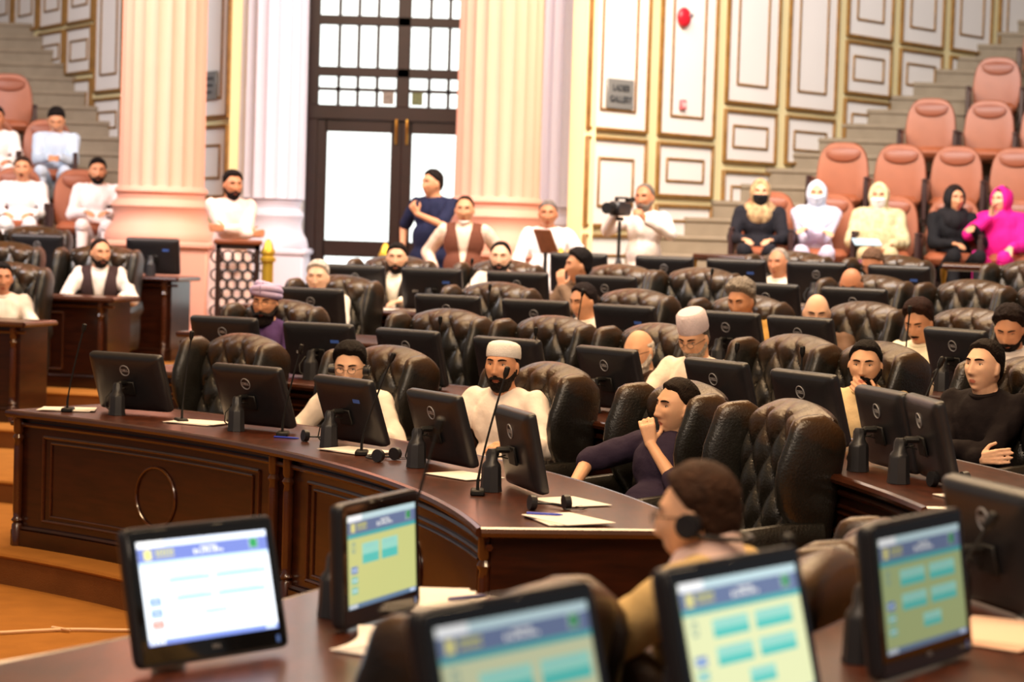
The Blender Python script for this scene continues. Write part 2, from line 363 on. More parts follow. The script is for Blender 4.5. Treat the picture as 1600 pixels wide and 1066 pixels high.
for k in range(-11, 9):
    Y = 25.9+.367*k; z = 2.91+.184*k; X1 = min(-3.4, -2.9-(Y-23.18)/1.785); X0 = -7.2
    for i in range(3):
        if Y < LY[i]+.32: X0 = LXR[i]; break
    st.box(((X0+X1)/2, Y+.6, z/2), (X1-X0, 1.2, z)); st.box(((X0+X1)/2, Y+.02, z-.03), (X1-X0, .08, .05), bev=.015)
tag(st.build('stairs_left', STONE), kind='structure')
pf = MB()
for i in range(3): pf.box(((LXR[i]-14)/2, LY[i]+1.2-.8, LZ[i]/2), (LXR[i]+14, 2.4, LZ[i]))
tag(pf.build('gallery_platform_left', STONE), kind='structure')
# ------------------------------------------------------------------ prototypes: gallery seat, wingback chair, monitor, microphone
def rrect(w_, h_, n=24, p=4.0):
    """superellipse outline"""
    o = []
    for j in range(n):
        a = 2*PI*j/n; c, s_ = math.cos(a), math.sin(a)
        o.append((w_/2*math.copysign(abs(c)**(2/p), c), h_/2*math.copysign(abs(s_)**(2/p), s_)))
    return o
def make_gallery_seat():
    root = empty('gallery_seat', (0, 0, -30))
    # faces local -Y; back plane at y=+.1
    b = MB(); rings = []
    for (t, dy, sc) in ((-.045, 0, .86), (-.04, 0, .96), (0, 0, 1), (.04, 0, .96), (.05, 0, .86)):
        ring = []
        for j in range(36):
            a = 2*PI*j/36; c, s_ = math.cos(a), math.sin(a)
            x = .265*math.copysign(abs(c)**.62, c); z = .33*math.copysign(abs(s_)**.62, s_)
            x *= 1-.10*max(0, z/.33); z += .0
            ring.append((x*sc, .16+t+(.70+z)*.16-.1, .70+z*sc))
        rings.append(ring)
    b.loft(rings); b.build('backrest', TAN, root)
    h = MB(); rings = []
    for (t, sc) in ((.0, 1), (-.012, .97), (-.018, .8)):
        ring = []
        for j in range(28):
            a = PI*j/27 if j < 28 else 0; ring = ring
        ring = [(.175*sc*math.cos(PI+PI*j/13), t, .90+.03-.10*sc*abs(math.sin(PI*j/13))**.8) for j in range(14)]+[(.175*sc*math.cos(PI*j/13), t, .93+.045*sc*math.sin(PI*j/13)) for j in range(1, 13)]
        rings.append([(x, .105+t+(z)*.16-.1, z) for x, t, z in ring])
    h.loft(rings); h.build('headrest', TAND, root)
    s_ = MB(); s_.box((0, -.16, .42), (.47, .48, .12), bev=.05, rx=-.08); s_.build('seat_pad', TAN, root)
    for sx in (-1, 1):
        a = MB(); a.box((sx*.285, -.12, .42), (.035, .40, .44), bev=.012); a.box((sx*.285, -.13, .655), (.055, .42, .035), bev=.012); a.box((sx*.285, -.34, .45), (.05, .03, .38), bev=.01); a.build('armrest', DKWOOD, root)
    f = MB(); f.box((0, 0, .12), (.5, .12, .24), bev=.02); f.build('base', DKWOOD, root)
    return root

def make_chair(brown_top=True):
    """wingback with deep buttoned back; faces local +Y, origin on the floor"""
    root = empty('wingback_chair', (0, 0, -30))
    NU, NV = 60, 66; W = .285; v = []; 
    def yb(t): return -.27-.10*t            # back leans away
    def outline(u, t):
        x = u*W*(1.0+.10*t)
        top = 1.18-.06*abs(u)**2.2
        z = .44+(top-.44)*t
        return x, z
    du, dv = .2857, .175      # button lattice (in u, in t)
    for j in range(NV+1):
        for i in range(NU+1):
            u = -1+2*i/NU; t = j/NV; x, z = outline(u, t)
            A = (u/du+t/dv)/2; B = (u/du-t/dv)/2
            sa, sb = abs(math.sin(PI*A)), abs(math.sin(PI*B))
            puff = (sa*sb)**.42
            crease = min(1, (min(sa, sb)*1.6))
            edge = (1-abs(u)**8)**.5*(1-max(0, (t-.88)/.12)**2.4*.9)
            d = (.045+.042*puff)*edge+.0
            zz = z+(.03*math.sqrt(max(0, 1-((1-t)/.10)**2)) if t > .9 else 0)*0
            v.append((x, yb(t)+d+.04*edge, z))
    n0 = len(v)
    for j in range(NV+1):
        for i in range(NU+1):
            u = -1+2*i/NU; t = j/NV; x, z = outline(u, t)
            edge = (1-abs(u)**8)**.5*math.sqrt(max(0, 1-max(0, (t-.9)/.1)**2))
            v.append((x, yb(t)-.07*edge, z))
    f = []; s_ = NU+1
    for j in range(NV):
        for i in range(NU):
            a = j*s_+i; f.append((a, a+1, a+s_+1, a+s_)); f.append((n0+a, n0+a+s_, n0+a+s_+1, n0+a+1))
    for i in range(NU): f.append((i, n0+i, n0+i+1, i+1)); a = NV*s_+i; f.append((a, a+1, n0+a+1, n0+a))
    for j in range(NV): a = j*s_; f.append((a, a+s_, n0+a+s_, n0+a)); a = j*s_+NU; f.append((a, n0+a, n0+a+s_, a+s_))
    b = MB(); b.add(v, f)
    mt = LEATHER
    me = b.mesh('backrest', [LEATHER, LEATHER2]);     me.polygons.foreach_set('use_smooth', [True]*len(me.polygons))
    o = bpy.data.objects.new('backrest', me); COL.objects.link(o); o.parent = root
    bt = MB()
    for r_ in range(0, 8):
        t = dv*(r_)
        for q in range(-4, 5):
            u = du*q
            if (q+r_) % 2 == 0 and abs(u) < .95 and .05 < t < .97:
                x, z = outline(u, t); bt.ball((x, yb(t)+.079, z), (.010, .005, .010), 8, 5)
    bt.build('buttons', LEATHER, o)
    for sx in (-1, 1):
        w_ = MB(); rings = []
        prof = [(.56, .14, .08), (.64, .17, .082), (.70, .22, .085), (.78, .275, .09), (.88, .305, .096), (.96, .305, .10), (1.02, .29, .102), (1.065, .262, .10), (1.10, .22, .094), (1.125, .17, .078), (1.14, .11, .055), (1.145, .04, .025)]
        for z, Ln, th in prof:
            t = (z-.44)/.75; y0_ = yb(t)-.065+.13*max(0, (z-1.02)/.125)**2; ring = []
            for (a, b_) in rrect(th, Ln, 20, 2.5):
                yy = b_+Ln/2; ring.append((sx*(W*(1+.08*t)+.045+.05*yy)+a, y0_+yy, z-.05*yy))
            rings.append(ring)
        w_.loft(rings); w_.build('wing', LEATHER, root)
        a = MB(); rings = []
        for y, zt, wd in ((-.30, .70, .085), (-.15, .70, .10), (0, .685, .11), (.14, .67, .12), (.25, .66, .125), (.31, .655, .12), (.335, .65, .095)):
            ring = []
            for q in range(24):
                an = 2*PI*q/24; c, s2 = math.cos(an), math.sin(an); z = (zt+.26)/2+(zt-.26)/2*math.copysign(abs(s2)**.8, s2)
                hw = wd/2*(1.0 if z > zt-.12 else .72); ring.append((sx*.36+hw*math.copysign(abs(c)**.7, c)+sx*(.02 if z > zt-.12 else 0), y, z))
            rings.append(ring)
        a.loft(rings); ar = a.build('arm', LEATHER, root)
        nl_ = MB()
        for q in range(26):
            an = -.35+(PI+.7)*q/25
            nl_.ball((sx*.38+.052*math.cos(an), .338, .595+.052*math.sin(an)), (.006, .005, .006), 6, 4)
        for q in range(12):
            for xx in (-.045, .045): nl_.ball((sx*.37+xx*.8, .335, .56-.022*q), (.006, .005, .006), 6, 4)
        nl_.build('nail_trim', BRASS, ar)
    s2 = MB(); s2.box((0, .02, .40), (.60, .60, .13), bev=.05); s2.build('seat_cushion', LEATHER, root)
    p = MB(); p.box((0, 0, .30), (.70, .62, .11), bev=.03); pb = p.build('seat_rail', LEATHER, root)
    q_ = MB()
    for i in range(28): q_.ball((-.33+.66*i/27, .315, .265), (.006, .004, .006), 6, 4)
    q_.build('nail_trim', BRASS, pb)
    g = MB(); g.cyl((0, 0, .06), (0, 0, .26), .03); 
    for i in range(5): an = 2*PI*i/5; g.tube([(0, 0, .09), (.30*math.cos(an), .30*math.sin(an), .045)], [.03, .018], 8); g.ball((.30*math.cos(an), .30*math.sin(an), .025), .025, 8, 6)
    g.build('swivel_base', BLKM, root)
    return root

MW, MH = .49, .345
def make_monitor(kind):
    """all-in-one screen; screen faces local +Y, back faces -Y; origin on the desk top"""
    root = empty('computer_monitor', (0, 0, -30)); tilt = math.radians(20)
    R = Matrix.Rotation(tilt, 4, 'X'); ctr = Vector((0, 0, .178)); 
    # the top leans towards -Y (away from the user)
    def T(mb):
        for i, a in enumerate(mb.v): mb.v[i] = np.array([list((R @ Vector(p))+ctr) for p in a])
        return mb
    b = MB(); o1 = rrect(MW, MH, 64, 22); rings = [[(x*s_, y, z*s_) for x, z in o1] for s_, y in ((.99, .022), (1, .018), (1, -.002), (.975, -.014), (.93, -.022), (.80, -.029), (.6, -.031))]
    b.loft(rings); ch = T(b).build('chassis', BLK, root)
    s_ = MB(); s_.box((0, -.0235, .140), (.36, .008, .008), mi=0); T(s_).build('vent_slot', BLKM, ch)
    bz = MB(); bz.box((0, .0225, 0), (.47, .003, .325), bev=.001); T(bz).build('bezel', mat('glossy_bezel', (14, 14, 16), .06, .6), ch)
    sc = MB(); sc.box((0, .0245, .008), (.425, .002, .255)); T(sc).build('screen', mat('dark_screen', (18, 20, 26), .12, .5), ch)
    if kind == 'logo':
        l = MB(); pts = [(0+.030*math.cos(2*PI*i/24), -.033, .084+.030*math.sin(2*PI*i/24)) for i in range(24)]
        l.tube(pts+[pts[0], pts[1]], .0028, 6); lg = T(l).build('logo_ring', GREYL, ch)
        tm = text_mesh('DELL', .021, .0006, .0008); tm.materials.clear(); tm.materials.append(GREYL)
        M = Matrix.Translation(ctr) @ R @ Matrix.Translation((0, -.0335, .084)) @ Matrix.Rotation(PI/2, 4, 'X'); tm.transform(M)
        t = bpy.data.objects.new('logo_lettering', tm); COL.objects.link(t); t.parent = lg
    else:
        l = MB(); l.box((.12, -.0305, .070), (.058, .002, .020)); T(l).build('blue_sticker', mat('blue_sticker', (70, 110, 200), .5), ch)
        l = MB(); l.box((-.13, -.030, -.01), (.042, .002, .020)); T(l).build('white_sticker', mat('white_sticker', (215, 215, 215), .5), ch)
    vp = MB(); vp.box((0, -.040, -.02), (.10, .012, .08), bev=.004); T(vp).build('mount_plate', BLKM, ch)
    st_ = MB()
    st_.loft([[(a*1.0, -.125+b_, z) for a, b_ in [(k*.045*math.cos(PI/8+PI*i/4), k*.042*math.sin(PI/8+PI*i/4)) for i in range(8)]] for z, k in ((0, 1.12), (.02, 1.06), (.10, .98), (.115, .9), (.13, .62), (.165, .58), (.18, .4))])
    st_.build('stand', STAND, root)
    hg = MB(); hg.tube([(0, -.115, .155), (0, -.10, .175), (0, -.05, .175)], .014, 8); hg.ball((0, -.115, .16), .022, 10, 8); hg.build('hinge', BLKM, root)
    cb = MB(); cb.tube([(-.02, -.06, .15), (-.06, -.09, .135), (-.075, -.13, .09), (-.06, -.15, .045), (-.02, -.15, .02)], .0035, 6); cb.tube([(.02, -.06, .14), (.03, -.10, .15), (-.03, -.13, .14), (-.05, -.12, .12)], .003, 6); cb.build('cable', BLKM, root)
    return root

def mic(loc, h, lean, rz, label, r=.0035, head=.012, group='gooseneck microphones on the desks'):
    root = empty('microphone', loc, rz, label, 'microphone', group)
    b = MB(); b.box((0, .02, .012), (.06, .11, .024), bev=.006); b.build('mic_base', BLKM, root)
    t = MB(); pts = [(0, 0, .02), (0, 0, .06)]+[(lean*((i/8)**1.2), 0, .06+(h-.06)*i/8) for i in range(1, 9)]; t.tube(pts, [r*1.6, r*1.5]+[r]*8, 8); t.build('gooseneck', BLKM, root)
    g = MB(); e = Vector(pts[-1]); d_ = (e-Vector(pts[-3])).normalized(); g.tube([e-d_*.012, e, e+d_*.006, e+d_*.034, e+d_*.04], [r*1.3, head*.8, head, head, head*.6], 10); g.build('mic_head', BLKM, root)
    return root

# ------------------------------------------------------------------ desks (arc segments, raised panels, mouldings)
def arcpts(C, R, a0, a1, n): return [pol(C, R, a0+(a1-a0)*i/n) for i in range(n+1)]
def arc_slab(mb, C, Ri, Ro, a0, a1, z0, z1, n=24, mi=0):
    i_, o_ = arcpts(C, Ri, a0, a1, n), arcpts(C, Ro, a0, a1, n)
    rings = [[(i_[k][0], i_[k][1], z0), (o_[k][0], o_[k][1], z0), (o_[k][0], o_[k][1], z1), (i_[k][0], i_[k][1], z1)] for k in range(n+1)]
    mb.loft(rings, mi=mi)
def desk(C, Rm, zf, a0, a1, splits, label, group='curved desk rows of the hall', ovals=True, name='curved_desk', dz=.76, hw=.42):
    """a0<a1 degrees; Rm radius of the monitor line; the panelled side looks to the centre C"""
    m = math.radians; mid = (a0+a1)/2; x0, y0 = pol(C, Rm, mid)
    root = empty(name, (0, 0, zf), 0, label, 'desk', group)
    Ri, Ro = Rm-hw, Rm+hw; n = max(8, int((a1-a0)*1.2))
    t = MB(); arc_slab(t, C, Ri, Ro, a0, a1, dz-.035, dz, n); 
    pin = [(x, y, dz-.018) for x, y in arcpts(C, Ri, a0, a1, n)]; pout = [(x, y, dz-.018) for x, y in arcpts(C, Ro, a1, a0, n)]
    t.build('desktop', WOODTOP, root)
    e = MB(); e.tube(pin+pout+[pin[0]], .021, 8)
    e.tube([(x, y, dz-.075) for x, y in arcpts(C, Ri+.035, a0, a1, n)], .014, 6)
    e.build('desktop_edge', WOODLIP, root)
    p = MB(); Rp = Ri+.05
    arc_slab(p, C, Rp, Rp+.04, a0+.3, a1-.3, 0.0, dz-.035, n); p.build('front_panel', WOOD, root)
    b = MB(); arc_slab(b, C, Rp-.03, Rp, a0+.2, a1-.2, 0, .09, n); b.tube([(x, y, .10) for x, y in arcpts(C, Rp-.012, a0+.2, a1-.2, n)], .014, 6); b.build('plinth', WOOD, root)
    for (s0, s1) in splits:
        g = 2.2; mo = MB()
        for (ins, zz0, zz1, rr) in ((0, .155, .625, .010), (.55, .185, .595, .007)):
            A0, A1 = s0+g+ins, s1-g-ins
            for z in (zz0, zz1): mo.tube([(x, y, z) for x, y in arcpts(C, Rp-.004, A0, A1, 16)], rr, 6)
            for A in (A0, A1): x, y = pol(C, Rp-.004, A); mo.tube([(x, y, zz0), (x, y, zz1)], rr, 6)
        mo.build('panel_moulding', WOODLIP, root)
        if ovals:
            ov = MB(); Am = (s0+s1)/2; pts = []
            for i in range(33): q = 2*PI*i/32; x, y = pol(C, Rp-.005, Am+math.degrees(.175*math.cos(q)/Rp)); pts.append((x, y, .385+.16*math.sin(q)))
            ov.tube(pts, .008, 6); ov.build('oval_moulding', WOODLIP, root)
    for k_, A in enumerate(sorted(set([s for sp in splits for s in sp]))):
        inner = a0+.5 < A < a1-.5
        for dA in ((-.65, .65) if inner else (.55,) if A <= a0+.5 else (-.55,)):
            c = MB(); x, y = pol(C, Rp-.02, A+dA); c.lathe([(.030, 0), (.030, .12), (.022, .13), (.034, .145), (.022, .165), (.026, .2), (.026, .56), (.022, .59), (.034, .61), (.022, .63), (.030, .645), (.030, .72)], (x, y, 0), 14); c.build('turned_post', WOODLIP, root)
    for A in (a0, a1):
        sg = 1 if A == a0 else -1
        c = MB(); i_ = pol(C, Rp-.005, A+sg*.35); o_ = pol(C, Ro-.03, A+sg*.35); cx, cy = (i_[0]+o_[0])/2, (i_[1]+o_[1])/2
        L_ = math.dist(i_, o_); c.box((cx, cy, (dz-.035)/2), (L_, .035, dz-.035), rz=m(A)); c.build('end_panel', WOOD, root)
    return root
# ------------------------------------------------------------------ people
def sm(x, a, b): t = np.clip((x-a)/(b-a), 0, 1); return t*t*(3-2*t)
def g2(x, z, cx, cz, sx, sz): return np.exp(-((x-cx)/sx)**2-((z-cz)/sz)**2)
def head_grid(nu=72, nv=56, wide=1.0, jaw=1.0, nose=1.0, long=1.0):
    lon = np.linspace(0, 2*PI, nu, endpoint=False); lat = np.linspace(-PI/2, PI/2, nv+1)
    LO, LA = np.meshgrid(lon, lat); dx = np.cos(LA)*np.sin(LO); dy = np.cos(LA)*np.cos(LO); dz = np.sin(LA)
    z = .118*dz*long; s = sm(-dz, -.05, 1.0)
    x = .076*wide*np.sign(dx)*np.abs(dx)**.93*(1-.24*s/jaw)
    y = np.where(dy > 0, .090*np.sign(dy)*np.abs(dy)**.86, .103*dy)
    y = y*np.where(dy < 0, 1-.42*sm(-dz, .1, .9), 1-.02*s)
    y = y-.012*sm(dz, .2, 1)*np.where(dy > 0, 1, .3)
    fw = sm(dy, .12, .5)
    ax = np.abs(x)
    dn = .0
    d = 0
    d = d-.012*g2(ax, z, .030, .012, .016, .013)                    # eye sockets
    d = d+.006*g2(ax, z, .028, .036, .026, .009)                     # brow
    t = np.clip((.024-z)/.058, 0, 1)                                 # nose ridge
    d = d+nose*(.005+.018*t)*np.exp(-(x/(.0075+.006*t))**2)*sm(z, -.046, -.034)*(1-sm(z, .018, .034))
    d = d+nose*.006*g2(ax, z, .013, -.032, .007, .007)
    d = d+.005*g2(ax, z, .045, -.012, .020, .018)
    d = d+.0065*g2(x, z, 0, -.060, .021, .0055)+.0065*g2(x, z, 0, -.072, .018, .006)-.004*g2(x, z, 0, -.066, .024, .0022)
    d = d-.005*g2(x, z, 0, -.082, .020, .006)+.010*g2(x, z, 0, -.102, .024, .014)
    d = d-.003*g2(ax, z, .026, -.045, .012, .016)
    y = y+d*fw
    return x, y, z, dx, dy, dz
def grid_faces(nu, nv):
    return [(i*nu+j, i*nu+(j+1) % nu, (i+1)*nu+(j+1) % nu, (i+1)*nu+j) for i in range(nv) for j in range(nu)]
def nz(p, k=1.0):
    return (np.sin(p[:, 0]*91*k+2*np.sin(p[:, 2]*57*k))+np.sin(p[:, 1]*83*k+2*np.sin(p[:, 0]*61*k+1))+np.sin(p[:, 2]*77*k+2*np.sin(p[:, 1]*49*k+2)))/3
def lap(v, ed, it, lam=.5):
    n = len(v); deg = np.bincount(ed.ravel(), minlength=n).astype(float)[:, None]; deg[deg == 0] = 1
    for _ in range(it):
        a = np.zeros_like(v)
        for c in range(3):
            a[:, c] = np.bincount(ed[:, 0], v[ed[:, 1], c], n)+np.bincount(ed[:, 1], v[ed[:, 0], c], n)
        v = v+lam*(a/deg-v)
    return v
def remesh(mb, name, mats, vox, smooth=2, parent=None, wrinkle=0, keep=None, matfn=None):
    me = bpy.data.meshes.new('tmp'); me.from_pydata(np.concatenate(mb.v).tolist(), [], mb.f)
    o = bpy.data.objects.new('tmp', me); COL.objects.link(o)
    md = o.modifiers.new('r', 'REMESH'); md.mode = 'VOXEL'; md.voxel_size = vox; md.adaptivity = 0
    dg = bpy.context.evaluated_depsgraph_get(); ev = o.evaluated_get(dg); nm = bpy.data.meshes.new_from_object(ev)
    bpy.data.objects.remove(o); bpy.data.meshes.remove(me)
    n = len(nm.vertices); v = np.empty(n*3); nm.vertices.foreach_get('co', v); v = v.reshape(-1, 3)
    ed = np.empty(len(nm.edges)*2, int); nm.edges.foreach_get('vertices', ed); ed = ed.reshape(-1, 2)
    v = lap(v, ed, smooth)
    if wrinkle:
        nm.vertices.foreach_set('co', v.ravel()); nm.update(); no = np.empty(n*3); nm.vertices.foreach_get('normal', no); no = no.reshape(-1, 3)
        q = v*np.array([1, 1, .55]); v = v+no*(nz(q, .55)*.6+nz(q[:, ::-1]+3, .9)*.4)[:, None]*wrinkle
    nm.vertices.foreach_set('co', v.ravel())
    for m in (mats if isinstance(mats, (list, tuple)) else [mats]): nm.materials.append(m)
    if keep is not None or matfn is not None:
        c = np.empty(len(nm.polygons)*3); nm.polygons.foreach_get('center', c); c = c.reshape(-1, 3)
        if matfn is not None: nm.polygons.foreach_set('material_index', matfn(c).astype(int))
        if keep is not None:
            k = keep(c); bm = bmesh.new(); bm.from_mesh(nm); bm.faces.ensure_lookup_table()
            bmesh.ops.delete(bm, geom=[f for f, q in zip(bm.faces, k) if not q], context='FACES')
            for _ in range(14):
                nw = {}
                for q in bm.verts:
                    be_ = [e for e in q.link_edges if e.is_boundary]
                    if len(be_) == 2: nw[q] = (q.co*2+be_[0].other_vert(q).co+be_[1].other_vert(q).co)/4
                for q, c_ in nw.items(): q.co = c_
            bm.to_mesh(nm); bm.free()
    nm.polygons.foreach_set('use_smooth', [True]*len(nm.polygons)); nm.update(); nm.name = name
    ob = bpy.data.objects.new(name, nm); COL.objects.link(ob)
    if parent: ob.parent = parent
    return ob
def ik(a, b, l1, l2, pole):
    a = Vector(a); b = Vector(b); d = b-a; L = min(d.length, (l1+l2)*.995); dn = d.normalized()
    x = (l1*l1-l2*l2+L*L)/(2*L); h = math.sqrt(max(0, l1*l1-x*x)); p = Vector(pole); p = (p-dn*p.dot(dn)).normalized()
    return a+dn*x+p*h, a+dn*L
def hand(mb, wr, d, up_, side, curl=.5, r=.0085):
    """palm and five fingers; d finger direction, up_ back-of-hand normal, side +1 = thumb to the +x of (d, up) frame"""
    wr = Vector(wr); d = Vector(d).normalized(); up_ = Vector(up_); up_ = (up_-d*up_.dot(d)).normalized(); x = d.cross(up_)*side
    P = lambda a, b, c: wr+d*a+x*b+up_*c
    for b in (-.026, -.009, .009, .026): mb.cap(P(.0, b*.55, 0), P(.085, b, .002), .015, .0125, 8)
    for b, L in ((-.032, .058), (-.011, .072), (.011, .078), (.031, .068)):
        p = P(.085, b, .002); c = curl
        for sgl, k in ((.45, .6), (.32, 1.3), (.25, 1.9)):
            an = c*k; q = p+(d*math.cos(an)-up_*math.sin(an))*L*sgl; mb.cap(p, q, r, r*.92, 8); p = q
    p = P(.025, .026, -.006); q = p+(d*.6+x*.7-up_*.3).normalized()*.042; mb.cap(p, q, .013, .0105, 8); s_ = q+(d*.9+x*.25-up_*.3*curl).normalized()*.032; mb.cap(q, s_, .0105, .009, 8)

SKIN = {}
def skin(rgb):
    k = 'skin_%d_%d_%d' % rgb
    m = mat(k, rgb, .5, .4, noise=.10, nscale=14)
    m.node_tree.nodes['Principled BSDF'].inputs['Subsurface Weight'].default_value = .08
    m.node_tree.nodes['Principled BSDF'].inputs['Subsurface Radius'].default_value = (.02, .008, .004)
    return m
EYEW = mat('eye_white', (225, 215, 205), .3, .5); EYED = mat('eye_dark', (30, 18, 14), .15, .6)
SKD = {'a': (230, 178, 142), 'b': (216, 156, 118), 'c': (198, 134, 98), 'd': (240, 192, 160)}
def hairm(c): return mat('hair_%d_%d_%d' % c, c, .68, .15, noise=.5, nscale=120, bump=.8, bscale=200, stretch=(1, .3, .5))
def person(name_label, loc, face, zc=1.10, seated=True, yaw=0, pitch=0, roll=0, lean=.0, side=0, sk='b', hair=('short', (28, 20, 18)), beard=None, brow=(26, 18, 16),
           shirt=(240, 232, 222), legc=None, vest=None, wrists=None, poles=((.6, -.5, -.7), (-.6, -.5, -.7)), hands=True, hdir=None, hup=None, curl=(.5, .5), sleeve=(.96, .96),
           extras=(), vox=.0075, cvox=.013, wide=1.0, hw=1.0, jaw=1.0, nose=1.0, eyes=True, group='people in the hall', knees=None, hipy=0, neck=-.130, hs=1.07, collar=True, wrinkle=.009, scarf=None, tor=(0, 0)):
    root = empty('person', loc, face-PI/2, name_label, 'person', group)
    S = skin(SKD[sk]); hz = zc
    if seated: hip = Vector((0, -.04+hipy, hz-.70))
    else: hip = Vector((0, 0, hz-.70))
    hc = Vector((tor[0]+side, tor[1]+lean, hz)); RM = Matrix.Rotation(math.radians(yaw), 3, 'Z') @ Matrix.Rotation(math.radians(pitch), 3, 'X') @ Matrix.Rotation(math.radians(roll), 3, 'Y'); RN = np.array(RM)
    nb = hc+Vector((0, -.03-.1*max(0, -pitch)/100, neck)); hcN = np.array(hc)
    ax = (nb-hip)
    ch = hip+ax*.74; be = hip+ax*.36
    sx = .178*wide; shz = nb+Vector((0, -.012, -.048))
    # rotate the shoulders a little with the torso sideways lean
    shr = Vector((shz.x+sx, shz.y, shz.z)); shl = Vector((shz.x-sx, shz.y, shz.z))
    if wrists is None: wrists = ((.17, .37, hz-.34), (-.17, .37, hz-.34)) if seated else ((.26, .05, .86), (-.26, .05, .86))
    if hdir is None: hdir = ((-.45, .85, -.1), (.45, .85, -.1)) if seated else ((0, .1, -1), (0, .1, -1))
    if hup is None: hup = ((0, 0, 1), (0, 0, 1)) if seated else ((1, 0, 0), (-1, 0, 0))
    elb = []; wr = []
    for s_, sh, w_ in ((0, shr, wrists[0]), (1, shl, wrists[1])):
        e, q = ik(sh, w_, .285, .255, poles[s_]); elb.append(e); wr.append(q)
    # ---- body (one continuous surface)
    hu, hv = 72, 56
    x, y, z, dx, dy, dz = head_grid(hu, hv, hw, jaw, nose); P = np.stack([x, y, z], -1).reshape(-1, 3)*hs
    B = MB(); B.add(P@RN.T+hcN, grid_faces(hu, hv)+[tuple(range(hu))[::-1], tuple(hv*hu+j for j in range(hu))])
    toW = lambda p: tuple((RN@np.array(p))*hs+hcN)
    for s_ in (-1, 1):
        E_ = np.array(RM @ Matrix.Rotation(s_*-.35, 3, 'Z'))
        B.ball(toW((s_*.077*hw, -.004, -.002)), (.010, .019, .032), 12, 8, R=E_); B.ball(toW((s_*.074*hw, .004, -.022)), (.009, .012, .013), 10, 6, R=E_)
    nk = Vector(toW((0, -.020, -.075))); B.cap(nb+Vector((0, -.01, -.03)), nk, .066*wide, .060, 16); B.cap(nb+Vector((0, 0, -.03)), Vector(toW((0, .01, -.085))), .05, .045, 12)
    B.cap(hip, nb, .06, .055); B.cap(shl, shr, .04, .04); B.cap(shl, nb, .035, .05); B.cap(shr, nb, .035, .05)
    for s_ in (0, 1):
        sh = (shr, shl)[s_]; B.cap(sh, elb[s_], .040, .036); B.cap(elb[s_], wr[s_], .037, .025)
        if hands: hand(B, wr[s_], hdir[s_], hup[s_], (-1, 1)[s_], curl[s_])
    lipm = mat('lips_'+sk, tuple(int(a*b) for a, b in zip(SKD[sk], (.86, .66, .66))), .45, .4)
    def mf(c):
        q = (c-hcN)@RN/hs; return (g2(q[:, 0], q[:, 2], 0, -.066, .022, .0105) > .5)*(q[:, 1] > .06)*(q[:, 1] < .108)*1
    remesh(B, 'body', [S, lipm], vox, 2, root, matfn=mf)
    # ---- features of the head
    H = MB(); xs, ys, zs_ = x.ravel(), y.ravel(), z.ravel()
    def ysurf(px_, pz_): d = (xs-px_)**2+(zs_-pz_)**2+np.where(ys < 0, 9, 0); return ys[np.argmin(d)]
    if eyes:
        for s_ in (-1, 1):
            ye = ysurf(s_*.031, .011); e = MB(); e.ball(toW((s_*.031, ye-.0065, .0105)), (.0135*hs, .0105*hs, .0068*hs), 14, 10, R=RN)
            e.ball(toW((s_*.031, ye+.0015, .0105)), (.0058*hs, .0032*hs, .0058*hs), 10, 8, R=RN, mi=1); e.build('eye', [EYEW, EYED], root)
            l_ = MB(); l_.tube([toW((s_*(.031+.0145*a), ye+.0035-.004*abs(a), .0165-.003*a*a)) for a in (-1, -.5, 0, .5, 1)], .0022*hs, 6); l_.build('eyelid', mat('lid_'+sk, tuple(int(k*.62) for k in SKD[sk]), .5), root)
    if brow:
        for s_ in (-1, 1):
            e = MB(); pts = []
            for a in (0, .25, .5, .75, 1): X_ = s_*(.012+.038*a); Z_ = .030+.007*math.sin(a*PI*.7)-.003*a; pts.append(toW((X_, ysurf(X_, Z_)+.001, Z_)))
            e.tube(pts, [.0028*hs, .0042*hs, .0042*hs, .0034*hs, .0015*hs], 8); e.build('eyebrow', hairm(brow), root)
    def shell(nm, mask, th, m, rough=.0, sink=-.007, seed=0):
        X, Y, Z_ = x.copy(), y.copy(), z.copy(); nrm = np.stack([dx/.076, dy/.095, dz/.118], -1); nrm /= np.linalg.norm(nrm, axis=-1, keepdims=True)
        P0 = np.stack([X, Y, Z_], -1); rr = nz(P0.reshape(-1, 3)+seed, 1.6).reshape(X.shape)*rough+nz(P0.reshape(-1, 3)*2.3+seed, 1.6).reshape(X.shape)*rough*.6
        off = sink+(th-sink+rr)*mask; Q = (P0+nrm*off[..., None]).reshape(-1, 3)*hs
        mk = mask.ravel(); F = [f for f in grid_faces(hu, hv) if max(mk[list(f)]) > .02]
        if mask[hv].mean() > .5: F.append(tuple(hv*hu+j for j in range(hu)))
        b = MB(); b.add(Q@RN.T+hcN, F); me = b.mesh(nm, m); me.polygons.foreach_set('use_smooth', [True]*len(me.polygons)); o = bpy.data.objects.new(nm, me); COL.objects.link(o); o.parent = root
        return o
    ang_ = np.arctan2(np.abs(x), y)          # 0 front .. pi back
    if hair:
        st_, hc_ = hair[0], hair[1]; th = hair[2] if len(hair) > 2 else .014
        line = np.interp(ang_, [0, .5, .9, 1.25, 1.55, 1.75, 2.0, 2.5, PI], [.084, .081, .070, .046, .018, .004, -.030, -.064, -.072])
        if st_ == 'high': line = line+np.interp(ang_, [0, .9, 1.4, 2], [.018, .012, 0, 0])
        if st_ == 'long': line = line-np.interp(ang_, [0, .9, 1.4, 2.2, PI], [0, .01, .03, .05, .06])
        mk = sm(z-line+nz(np.stack([x, y, z], -1).reshape(-1, 3)+zc*9, 1.0).reshape(x.shape)*.006, -.004, .012)
        if st_ == 'bald': mk = mk*(1-sm(z, .035, .06)); mk = mk*sm(ang_, 1.15, 1.45)
